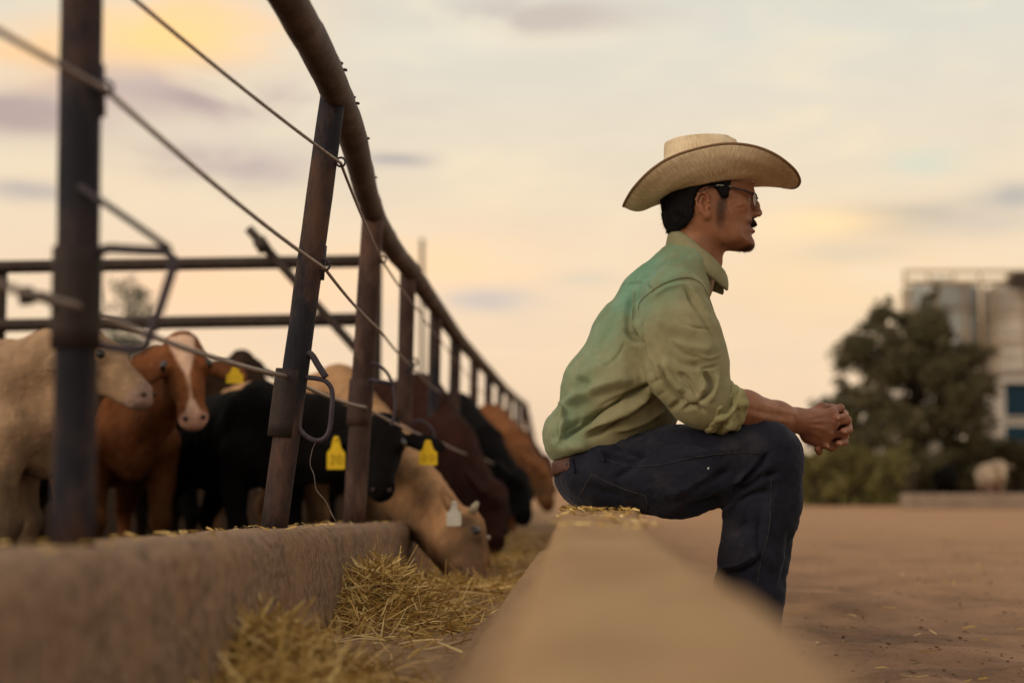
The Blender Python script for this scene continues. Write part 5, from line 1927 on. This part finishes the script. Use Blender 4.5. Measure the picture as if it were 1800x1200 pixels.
# the hem cut: only over the trunk, never the sleeves
sl, X, Yy, Z = fs.sub(fs.lo - 1, fs.lo + 5)
pa, pb = P(940, 818, YM), P(1225, 748, YM)
nh = np.array([pb[2] - pa[2], 0, -(pb[0] - pa[0])])
nh /= np.linalg.norm(nh)
dh = (X - pa[0]) * nh[0] + (Z - pa[2]) * nh[2] + 0 * Yy
sleeve = (np.abs(Yy - YM) > 0.175) & (X > P(1165, 700, YN)[0]) & (Z < P(1165, 690, YN)[2])
keep = np.where(sleeve, -1.0, dh)
fs.A = np.maximum(fs.A, keep.astype(np.float32))
VS, FS = fs.mesh(3)
sf = [
    # armhole valley, shoulder to armpit
    ([(1124, 545), (1124, 575), (1129, 610), (1138, 645), (1150, 676)], 8, -.016),
    ([(1143, 515), (1170, 498), (1207, 489), (1230, 497), (1247, 527)], 4, -.0045), ([(1146, 523), (1172, 506), (1206, 498)], 5, .004),
    ([(1110, 510), (1104, 545), (1104, 575), (1122, 602)], 8, -.010), ([(1118, 508), (1116, 545), (1116, 580)], 6, .008),
    ([(1095, 575), (1110, 592), (1128, 610)], 6, -.008),
    # the long folds from the armpit to the waist
    ([(1156, 668), (1117, 690), (1080, 711), (1040, 733), (1000, 760), (983, 780)], 7, -.020),
    ([(1114, 666), (1063, 678), (1023, 694), (993, 718), (980, 762)], 13, .015),
    ([(1150, 690), (1110, 715), (1065, 740), (1020, 768)], 9, .013),
    ([(1166, 690), (1117, 722), (1063, 754), (1030, 770)], 6, -.013), ([(1180, 712), (1130, 738), (1080, 758)], 8, .009),
    ([(1200, 700), (1175, 722), (1140, 746)], 8, -.010), ([(1020, 735), (1000, 748), (988, 765)], 6, -.012),
    ([(1045, 690), (1020, 672), (1003, 690)], 12, -.008), ([(1070, 640), (1040, 650), (1015, 670)], 14, .006),
    ([(985, 720), (975, 745), (968, 780)], 8, -.009), ([(962, 770), (958, 790), (956, 804)], 6, -.006),
    ([(1090, 520), (1065, 570), (1045, 625)], 10, .005), ([(1075, 530), (1050, 585), (1030, 630)], 8, -.005),
    ([(1000, 700), (990, 740), (986, 780)], 6, .006),
    # sleeve folds
    ([(1155, 640), (1166, 668), (1182, 690), (1212, 714)], 7, -.015), ([(1166, 632), (1182, 664), (1204, 690)], 8, .010),
    ([(1238, 652), (1250, 672), (1246, 692), (1226, 708)], 6, -.013), ([(1228, 645), (1238, 672), (1232, 692)], 7, .009), ([(1262, 655), (1258, 680), (1245, 705)], 6, .008),
    ([(1203, 503), (1222, 535), (1240, 568), (1262, 606)], 6, -.007), ([(1212, 500), (1232, 535), (1252, 570)], 6, .006),
    ([(1150, 560), (1180, 575), (1225, 580)], 14, .004), ([(1170, 620), (1200, 640), (1240, 640)], 10, -.006), ([(1185, 600), (1215, 612), (1255, 615)], 10, .005),
    ([(1190, 655), (1212, 672), (1228, 700)], 6, -.008), ([(1200, 720), (1222, 712), (1240, 724)], 6, -.010),
    # sharp little creases
    ([(1192, 560), (1215, 575), (1250, 578)], 3.6, -.0038), ([(1180, 600), (1205, 622), (1235, 628)], 3.6, -.0038), ([(1175, 645), (1196, 672), (1220, 690)], 3.4, -.0045),
    ([(1215, 640), (1240, 648), (1266, 640)], 3.4, -.0040), ([(1222, 622), (1246, 630), (1268, 622)], 3.6, .0030), ([(1208, 505), (1216, 530), (1228, 556)], 3.4, -.0030),
    ([(1128, 560), (1134, 600), (1146, 640)], 4.0, .0060), ([(1098, 600), (1085, 625), (1060, 645)], 3.6, -.0030), ([(1110, 690), (1080, 700), (1050, 716)], 3.6, -.0040),
    ([(1098, 728), (1060, 748), (1030, 764)], 3.4, -.0050), ([(1140, 706), (1105, 732), (1075, 748)], 3.4, -.0045), ([(1000, 728), (985, 750), (976, 776)], 3.6, -.0045),
    ([(1070, 560), (1058, 590), (1046, 620)], 3.6, -.0030), ([(1150, 520), (1140, 500), (1130, 470)], 3.6, -.0025), ([(1180, 440), (1170, 460), (1150, 476)], 3.6, -.0025),
    # yoke seam
    ([(1085, 508), (1105, 500), (1128, 498), (1150, 508)], 3, -.003),
]
VS = folds(VS, FS, [(q, w * .72, a * (1.15 if np.mean([c_[0] for c_ in q]) > 1165 else 1.5)) for q, w, a in sf], near=0.12)
VS = VS + vnormals(VS, FS) * ((fbm(VS * np.array([9, 9, 14]), 61, 3) - 0.5) * 0.016 + (fbm(VS * 34, 63, 2) - 0.5) * 0.004)[:, None]
MAT['shirt'] = noisy('shirt', (0.218, 0.200, 0.108), (0.282, 0.260, 0.154), scale=14, rough=0.80, bump=0.45, bscale=520, attr='cloth_sky_tint', bdist=0.0010, sheen=(0.10, 0.4, (0.6, 1.0, 0.8)), spec=0.12, detail=4)
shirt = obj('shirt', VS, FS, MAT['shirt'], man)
# sky light painted into the two-tone cloth colour: blue-green down the upper back
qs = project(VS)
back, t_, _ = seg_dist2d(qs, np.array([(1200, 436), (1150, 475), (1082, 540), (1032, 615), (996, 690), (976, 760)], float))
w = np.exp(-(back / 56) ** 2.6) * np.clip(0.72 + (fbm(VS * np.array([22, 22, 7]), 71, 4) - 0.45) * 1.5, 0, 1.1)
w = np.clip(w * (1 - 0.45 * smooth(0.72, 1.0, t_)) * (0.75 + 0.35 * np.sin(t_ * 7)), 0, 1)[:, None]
cloth_sky_tint = np.ones((len(VS), 3)) * (1 - w) + np.array([0.62, 1.28, 1.55]) * w
paint(shirt, 'cloth_sky_tint', cloth_sky_tint)
sbv = bvh_of(VS, FS)
MAT['seam_green'] = flat('seam_green', (0.13, 0.125, 0.065), 0.85)
stitch([(1122, 545), (1126, 530), (1143, 514), (1170, 497), (1207, 488), (1232, 498), (1246, 522), (1254, 545)], sbv, MAT['seam_green'], .0010, shirt, 'seam', False)
# collar: a folded band round the neck
ring_o, ring_i = [], []
V, F = [], []
nn = 40
for i in range(nn):
    a = R(22) + (2 * math.pi - R(44)) * i / (nn - 1)           # opens at the front
    c, s = math.cos(a), math.sin(a)
    fr = (c + 1) / 2                                           # 1 at the front, 0 at the nape
    cx = P(1180 + 75 * fr + 3 * abs(s), 409 + 62 * fr ** 0.9, YM)
    top = np.array([P(1221 + 42 * c, 0, YM)[0], YM + .066 * s, P(0, 400 + 74 * fr ** 0.85, YM)[2]])
    low = np.array([P(1213 + (50 + 8 * fr) * c, 0, YM)[0] + .004, YM + .090 * s, P(0, 440 + 78 * fr ** 0.85, YM)[2]])
    mid = 0.5 * (top + low) + np.array([.006 * c, .010 * s, .006])
    inn = top + np.array([-.004 * c, -.006 * s, -.004])
    inl = top + np.array([-.006 * c, -.008 * s, -.030])
    for p in (inl, inn, top, mid, low, low + np.array([-.006 * c, -.008 * s, .004])):
        V.append(p)
k = 6
for i in range(nn - 1):
    for j in range(k - 1):
        F.append((i * k + j, (i + 1) * k + j, (i + 1) * k + j + 1, i * k + j + 1))
V = np.array(V)
V += (fbm(V * 40, 81, 2)[:, None] - .5) * .004
col_o = obj('collar', V, F, MAT['shirt'], shirt)
paint(col_o, 'cloth_sky_tint', np.tile([1.02, 1.06, 1.1], (len(V), 1)))
sm = col_o.modifiers.new('thickness', 'SOLIDIFY')
sm.thickness = .003
ss = col_o.modifiers.new('round', 'SUBSURF')
ss.levels = ss.render_levels = 1
# rolled cuffs
for sgn, yc in ((-1, ys3[3] - .005), (1, ys4[3])):
    a, b_ = P(1240, 716, yc), P(1318, 722, yc + .012 * -sgn)
    d = (b_ - a) / np.linalg.norm(b_ - a)
    d = np.array([d[0], d[1], d[2] + .22])
    d /= np.linalg.norm(d)
    u, w_ = frame_of(d)
    Y_ = yc
    fc = Field(a - .10, a + .17, .0032)
    for off, rr, th, jit in ((.012, .047, .012, .004), (.030, .045, .0135, .006), (.050, .046, .0140, .006), (.066, .047, .0120, .005)):
        ringp = []
        for i in range(15):
            an = 2 * math.pi * i / 14
            q = (rr + jit * math.sin(3 * an + off * 200) + jit * .6 * math.cos(5 * an + off * 90))
            ringp.append(a + d * (off + .008 * math.sin(2 * an + off * 120)) + q * (math.cos(an) * u * .92 + math.sin(an) * w_ * .92) + np.array([0, 0, -.004]))
        fc.chain(ringp, [th] * 15, .006)
    V, F = fc.mesh(2)
    cf = [([(1250, 735), (1275, 722), (1290, 700), (1294, 676)], 5, -.010), ([(1262, 740), (1285, 726), (1298, 700)], 4, .006), ([(1243, 722), (1262, 708), (1280, 705), (1290, 718)], 5, -.009), ([(1255, 690), (1275, 690), (1284, 672)], 4, -.007)]
    V = folds(V, F, cf)
    V = V + vnormals(V, F) * ((fbm(V * 45, 91, 3) - .5) * .012)[:, None]
    cu = obj('rolled_cuff', V, F, MAT['shirt'], shirt)
    paint(cu, 'cloth_sky_tint', np.tile([1.04, 1.06, 0.98], (len(V), 1)))
# pen clip at the chest pocket, buttons
obj('pen_clip', *tube([P(1270, 622, YM - .10), P(1272, 634, YM - .10), P(1273, 641, YM - .10)], .0030, 8), MAT['dark_eye'], shirt)

# ------------------------------------------------------------------ background
MAT['bark'] = noisy('bark', (0.035, 0.024, 0.018), (0.075, 0.055, 0.042), scale=10, rough=0.95, bump=0.8, bscale=40, bdist=0.02)


def leaf_material(name, c1, c2):
    m, nt, b = material(name)
    at = N(nt, 'ShaderNodeAttribute', attribute_name='tone')
    cr = N(nt, 'ShaderNodeValToRGB')
    cr.color_ramp.elements[0].color = (*c1, 1)
    cr.color_ramp.elements[1].color = (*c2, 1)
    nt.links.new(at.outputs['Fac'], cr.inputs[0])
    nt.links.new(cr.outputs[0], b.inputs['Base Color'])
    b.inputs['Roughness'].default_value = 0.75
    b.inputs['Specular IOR Level'].default_value = 0.2
    return m


MAT['tree_leaf'] = leaf_material('tree_leaf', (0.046, 0.041, 0.018), (0.140, 0.122, 0.064))
MAT['pale_leaf'] = leaf_material('pale_leaf', (0.11, 0.12, 0.085), (0.26, 0.27, 0.20))
MAT['hedge_leaf'] = leaf_material('hedge_leaf', (0.090, 0.080, 0.026), (0.215, 0.185, 0.070))


def leaf_cloud(name, clumps, per, size, mat, parent, tone_seed=0):
    """clumps: list of (centre, radius). Leaves are small bent quads gathered in the clumps."""
    C, Tn = [], []
    for c, r in clumps:
        n = int(per * (r / 0.5) ** 2) + 4
        d = rng.normal(0, 1, (n, 3))
        d /= np.linalg.norm(d, axis=1)[:, None]
        rad = r * rng.uniform(0.15, 1.0, n) ** 0.6
        C.append(np.array(c) + d * rad[:, None] * np.array([1, 1, 0.8]))
        Tn.append(np.clip(rng.normal(0.45, 0.22, n) + rng.normal(0, 0.14), 0, 1))
    C = np.vstack(C)
    Tn = np.concatenate(Tn)
    n = len(C)
    a = rng.normal(0, 1, (n, 3))
    a /= np.linalg.norm(a, axis=1)[:, None]
    b = np.cross(a, rng.normal(0, 1, (n, 3)))
    b /= np.linalg.norm(b, axis=1)[:, None]
    s = rng.uniform(0.6, 1.5, n)[:, None] * size
    V = np.stack([C - a * s, C + b * s * 0.45, C + a * s, C - b * s * 0.45], 1).reshape(-1, 3)
    F = np.arange(4 * n).reshape(n, 4)
    o = obj(name, V, F, mat, parent, smooth=False)
    paint(o, 'tone', np.repeat(np.repeat(Tn, 4)[:, None], 3, 1))
    return o


def tree(label, base, outline, Y, depth, mat, group, trunk_r, leaf, per, nclump, cr=(0.25, 0.6), name='tree', cat='tree', seed=1):
    """Crown filled into an outline given as photo pixels at distance Y, with real depth."""
    r2 = np.random.default_rng(seed)
    root = empty(name, base, label, cat, group)
    poly = np.array([P(x, y, Y)[[0, 2]] for x, y in outline])
    lo, hi = poly.min(0), poly.max(0)
    cl = []
    tries = 0
    while len(cl) < nclump and tries < 40000:
        tries += 1
        p = r2.uniform(lo, hi)
        sd_ = float(poly_sd(np.array([p[0]]), np.array([p[1]]), poly)[0])
        if sd_ > -0.03:
            continue
        rr = min(r2.uniform(*cr), max(-sd_ * 1.15, cr[0] * 0.6))
        dmax = depth * min(1.0, -sd_ / (0.35 * (hi[0] - lo[0])) + 0.25)
        cl.append((np.array([p[0], Y + r2.uniform(-1, 1) * dmax, p[1]]), rr))
    top = max(c[2] for c, _ in cl)
    # trunk and limbs run up into the crown
    parts = [tube(spline([np.array(base), np.array(base) + np.array([.05, .02, (top - base[2]) * .25]), np.array(base) + np.array([-.03, 0, (top - base[2]) * .55]), np.array(base) + np.array([.04, .03, (top - base[2]) * .85])], 4), np.linspace(trunk_r, trunk_r * .25, 13), 10)]
    for c, rr in cl[:26]:
        st = np.array(base) + np.array([0, 0, min(max((c[2] - base[2]) * .55, .3), (top - base[2]) * .8)])
        parts.append(tube(spline([st, 0.5 * (st + c) + np.array([0, 0, -.08]), c], 3), np.linspace(trunk_r * .35, trunk_r * .07, 7), 6))
    obj('trunk', *merge(parts), MAT['bark'], root)
    leaf_cloud('crown', cl, per, leaf, mat, root)
    return root


big_outline = [(1490, 872), (1470, 810), (1472, 745), (1476, 700), (1470, 650), (1462, 612), (1492, 585), (1515, 555), (1545, 512), (1562, 540), (1585, 552), (1600, 545), (1622, 530), (1636, 500), (1645, 470), (1655, 505), (1662, 570), (1685, 598), (1712, 590), (1735, 605), (1742, 650), (1738, 720), (1730, 770), (1722, 830), (1700, 866), (1620, 874), (1550, 876)]
tree('broad dark tree beside the silos, a wispy leaning top above its crown', P(1612, 886, 30), big_outline, 30, 2.0, MAT['tree_leaf'], 'trees behind the yard', 0.14, 0.055, 330, 460, (0.10, 0.42), seed=8)
tree('small pale tree far behind the pen, seen past the nearest post', P(222, 870, 55), [(178, 600), (175, 560), (185, 505), (205, 482), (235, 480), (262, 505), (276, 545), (262, 580), (285, 615), (200, 620)], 55, 1.6, MAT['pale_leaf'], 'trees behind the yard', 0.07, 0.085, 60, 60, (0.15, 0.5), seed=9)
tree('low round bush just right of the clasped hands', P(1440, 882, 33), [(1408, 880), (1405, 740), (1415, 705), (1440, 690), (1470, 700), (1490, 720), (1500, 880)], 33, 0.8, MAT['tree_leaf'], None, 0.06, 0.07, 220, 40, (0.2, 0.45), name='bush', cat='bush', seed=12)

# hedge
hroot = empty('hedge', P(1500, 886, 26.5), 'low green hedge along the edge of the dirt yard', 'hedge')
cl = []
for i in range(230):
    x = rng.uniform(1400, 1592)
    cl.append((P(x, rng.uniform(795 + 14 * math.sin(x * .05), 886), 26.5 + rng.uniform(-.4, .5)), rng.uniform(.14, .26)))
leaf_cloud('foliage', cl, 260, 0.05, MAT['hedge_leaf'], hroot)
core = box(P(1405, 0, 26.4)[0], P(1586, 0, 26.4)[0], 26.35, 26.9, 0, 0.80)
co = obj('branch_core', *core, MAT['bark'], hroot)
hroot2 = empty('hedge', P(1720, 880, 31), 'darker hedge behind the pale calf, below the blue windows', 'hedge')
cl = [(P(rng.uniform(1590, 1830), rng.uniform(782, 800) if rng.uniform() < .5 else rng.uniform(790, 862), 31 + rng.uniform(-.4, .4)), rng.uniform(.16, .30)) for _ in range(230)]
leaf_cloud('foliage', cl, 200, 0.06, MAT['tree_leaf'], hroot2)
obj('branch_core', *box(P(1600, 0, 31)[0], P(1830, 0, 31)[0], 31, 31.5, 0, 0.95), MAT['bark'], hroot2)

# kerb along the far side of the yard
MAT['kerb'] = noisy('kerb', (0.20, 0.145, 0.11), (0.29, 0.22, 0.17), scale=3, rough=0.95, bump=0.4, bscale=30)
ka, kb = P(1588, 893, 23.5), P(1990, 897, 23.0)
kv, kf = box(ka[0], kb[0], 23.0, 23.7, -0.02, 0.24)
kerb = bevel(obj('concrete_kerb', kv, kf, MAT['kerb'], smooth=False), .03)
tag(kerb, 'long low concrete kerb in front of the far calves', 'kerb')

# far calves in the yard
cow('pale calf with a pinkish flank standing behind the far kerb', (9.12, 27.2), R(-98), 0.84, (9.06, 26.4, 0.78), (9.03, 26.15, 0.50), (0, -.8, .4), plain((0.42, 0.33, 0.25), under=(0.40, 0.27, 0.22)), h=0.018, eye=False, group='calves far off by the kerb', kind='calf', cat='calf')
cow('black calf beside the pale one behind the far kerb', (8.55, 28.2), R(-100), 0.80, (8.45, 27.5, 0.62), (8.43, 27.2, 0.36), (0, -.8, .4), plain(BLACK), h=0.018, eye=False, group='calves far off by the kerb', kind='calf', cat='calf')
# rounded pale tank by the tree
tk = P(1642, 795, 29)
fe = Field(tk - .5, tk + .5, .02)
fe.cone(tk + np.array([0, 0, -.10]), tk + np.array([0, 0, .10]), .14, .14, 0)
MAT['tank_white'] = noisy('tank_white', (0.36, 0.33, 0.29), (0.52, 0.48, 0.42), scale=4, rough=0.6, bump=0.1)
tkr = empty('water_tank', (tk[0], tk[1], 0), 'small rounded pale tank on a post under the tree', 'tank')
obj('tank', *fe.mesh(1), MAT['tank_white'], tkr)
obj('post', *tube([np.array([tk[0], tk[1], 0]), tk + np.array([0, 0, -.2])], .05, 8), MAT['bark'], tkr)

# silos, catwalk, mill building
YS = 80.0
def sheet_metal(name, c1, c2, ring=0.8):
    m, nt, b = material(name)
    tc = N(nt, 'ShaderNodeTexCoord')
    n1 = N(nt, 'ShaderNodeTexNoise')
    n1.inputs['Scale'].default_value = 0.8
    n1.inputs['Detail'].default_value = 6
    nt.links.new(tc.outputs['Object'], n1.inputs['Vector'])
    cr = N(nt, 'ShaderNodeValToRGB')
    cr.color_ramp.elements[0].position, cr.color_ramp.elements[1].position = .35, .65
    cr.color_ramp.elements[0].color, cr.color_ramp.elements[1].color = (*c1, 1), (*c2, 1)
    nt.links.new(n1.outputs[0], cr.inputs[0])
    nt.links.new(cr.outputs[0], b.inputs['Base Color'])
    b.inputs['Roughness'].default_value = 0.55
    b.inputs['Metallic'].default_value = 0.15
    return m


MAT['galvanised'] = sheet_metal('galvanised', (0.25, 0.275, 0.28), (0.37, 0.395, 0.395))
MAT['warm_sheet'] = sheet_metal('warm_sheet', (0.30, 0.265, 0.235), (0.42, 0.37, 0.325))
MAT['silo_rib'] = flat('silo_rib', (0.30, 0.22, 0.14), 0.7)
MAT['frame_tan'] = flat('frame_tan', (0.40, 0.30, 0.18), 0.7)


def silo(label, cx, w, ytop, ybot, mat, Y, rib=True):
    c = P(cx, ytop, Y)
    rad = M(w / 2, Y)
    zb = P(cx, ybot, Y)[2]
    root = empty('silo', (c[0], Y, 0), label, 'silo', 'silos of the feed mill')
    prof, z = [], zb
    # corrugated wall in rings, each ring a hair proud of its seam
    nr = 7
    for i in range(nr):
        z0 = zb + (c[2] - zb) * i / nr
        z1 = zb + (c[2] - zb) * (i + 1) / nr
        prof += [(rad * .985, z0), (rad, z0 + .05), (rad, z1 - .05), (rad * .985, z1 - .002)]
    V, F, n = [], [], 40
    for r_, z_ in prof:
        for k in range(n):
            a = 2 * math.pi * k / n
            V.append((c[0] + r_ * math.cos(a), Y + r_ * math.sin(a), z_))
    for i in range(len(prof) - 1):
        for k in range(n):
            F.append((i * n + k, i * n + (k + 1) % n, (i + 1) * n + (k + 1) % n, (i + 1) * n + k))
    obj('wall', V, F, mat, root)
    V, F = [], []
    for r_, z_ in ((rad * 1.03, c[2] - .05), (rad * 1.03, c[2]), (rad * .25, c[2] + rad * .30), (0.02, c[2] + rad * .32)):
        for k in range(n):
            a = 2 * math.pi * k / n
            V.append((c[0] + r_ * math.cos(a), Y + r_ * math.sin(a), z_))
    F = [(i * n + k, i * n + (k + 1) % n, (i + 1) * n + (k + 1) % n, (i + 1) * n + k) for i in range(3) for k in range(n)]
    obj('roof', V, F, mat, root)
    V, F = [], []
    for r_, z_ in ((rad * .985, zb), (rad * .3, zb - rad * .8), (0.05, zb - rad * .85)):
        for k in range(n):
            a = 2 * math.pi * k / n
            V.append((c[0] + r_ * math.cos(a), Y + r_ * math.sin(a), z_))
    F = [(i * n + k, (i + 1) * n + k, (i + 1) * n + (k + 1) % n, i * n + (k + 1) % n) for i in range(2) for k in range(n)]
    obj('hopper', V, F, mat, root)
    for z_ in (.36, .68):
        zz = zb + (c[2] - zb) * z_
        obj('band', *tube([(c[0] + rad * 1.005 * math.cos(a), Y + rad * 1.005 * math.sin(a), zz) for a in np.linspace(0, 2 * math.pi, 40, endpoint=False)], .07, 6, closed=True), MAT['silo_rib'], root)
    for k in range(8):
        a = 2 * math.pi * (k + .5) / 8
        p = np.array([c[0] + rad * 1.02 * math.cos(a), Y + rad * 1.02 * math.sin(a), 0])
        obj('leg', *tube([p, p + np.array([0, 0, c[2]])], .09, 8), MAT['silo_rib'], root)
    return root


silo('grey-green silo half hidden by the tree, under the catwalk', 1652, 126, 508, 640, MAT['galvanised'], YS)
silo('warm grey silo at the right edge, above the blue windows', 1803, 140, 508, 660, MAT['warm_sheet'], YS - 1)
cw = empty('catwalk', P(1690, 480, YS - 3), 'thin tan catwalk frame running over the silos', 'catwalk')
YC = YS - 4


def bar(x0, y0, x1, y1, w, name, parent, mat, Y=None):
    Y = Y or YC
    obj(name, *tube([P(x0, y0, Y), P(x1, y1, Y)], M(w / 2, Y), 8), mat, parent)


bar(1588, 477, 1840, 477, 6, 'handrail', cw, MAT['frame_tan'])
bar(1588, 496, 1840, 496, 8, 'deck', cw, MAT['frame_tan'])
for x in (1590, 1632, 1676, 1722, 1770):
    bar(x, 477, x, 496, 4, 'baluster', cw, MAT['frame_tan'])
bar(1591, 477, 1591, 860, 5, 'column', cw, MAT['frame_tan'])
bar(1727, 496, 1727, 860, 6, 'column', cw, MAT['silo_rib'])
bx = [P(1776, 505, YC), P(1806, 482, YC)]
obj('motor_box', *box(bx[0][0], bx[1][0], YC - .5, YC + .5, bx[0][2], bx[1][2]), MAT['rear_steel'], cw, smooth=False)

# mill building under the right silo
MAT['mill_wall'] = noisy('mill_wall', (0.30, 0.27, 0.24), (0.42, 0.38, 0.34), scale=1.2, rough=0.8, bump=0.2, bscale=10)
MAT['blue_glass'] = flat('blue_glass', (0.008, 0.030, 0.055), 0.35, spec=0.12)
MAT['white_frame'] = flat('white_frame', (0.48, 0.46, 0.43), 0.6)
YB = 70.0
mb = empty('mill_building', (P(1800, 860, YB)[0], YB, 0), 'grey mill building with dark blue windows under the right silo', 'building')
x0, x1 = P(1737, 0, YB)[0], P(1960, 0, YB)[0]
zt = P(0, 664, YB)[2]
obj('wall', *box(x0, x1, YB + .2, YB + 6, 0, zt - .25), MAT['mill_wall'], mb, smooth=False)
obj('roof', *box(x0 - .2, x1 + .2, YB - .3, YB + 6.2, zt - .25, zt), MAT['white_frame'], mb, smooth=False)
for (ya, yb) in ((674, 731), (748, 778)):
    for (xa, xb) in ((1769, 1836), (1842, 1910)):
        a, b_ = P(xa, yb, YB), P(xb, ya, YB)
        fr = obj('window', *box(a[0] - .12, b_[0] + .12, YB + .08, YB + .198, a[2] - .12, b_[2] + .12), MAT['white_frame'], mb, smooth=False)
        obj('pane', *box(a[0], b_[0], YB + .03, YB + .10, a[2], b_[2]), MAT['blue_glass'], fr, smooth=False)
# external stair frame on the building's left side
for x in (1738, 1752):
    bar(x, 668, x, 860, 3, 'stair_post', mb, MAT['white_frame'], YB - 1)
for i in range(6):
    bar(1736, 690 + i * 22, 1768, 700 + i * 22 - (i % 2) * 20, 3, 'stair_rail', mb, MAT['white_frame'], YB - 1)

# far pole beyond the pen
up = empty('utility_pole', (P(742, 860, 42)[0], 42, 0), 'thin bare wooden pole rising far behind the fence', 'pole')
obj('pole', *tube([np.array([P(742, 860, 42)[0], 42, -.05]), P(742, 420, 42)], [.085, .06], 10), MAT['rear_steel'], up)
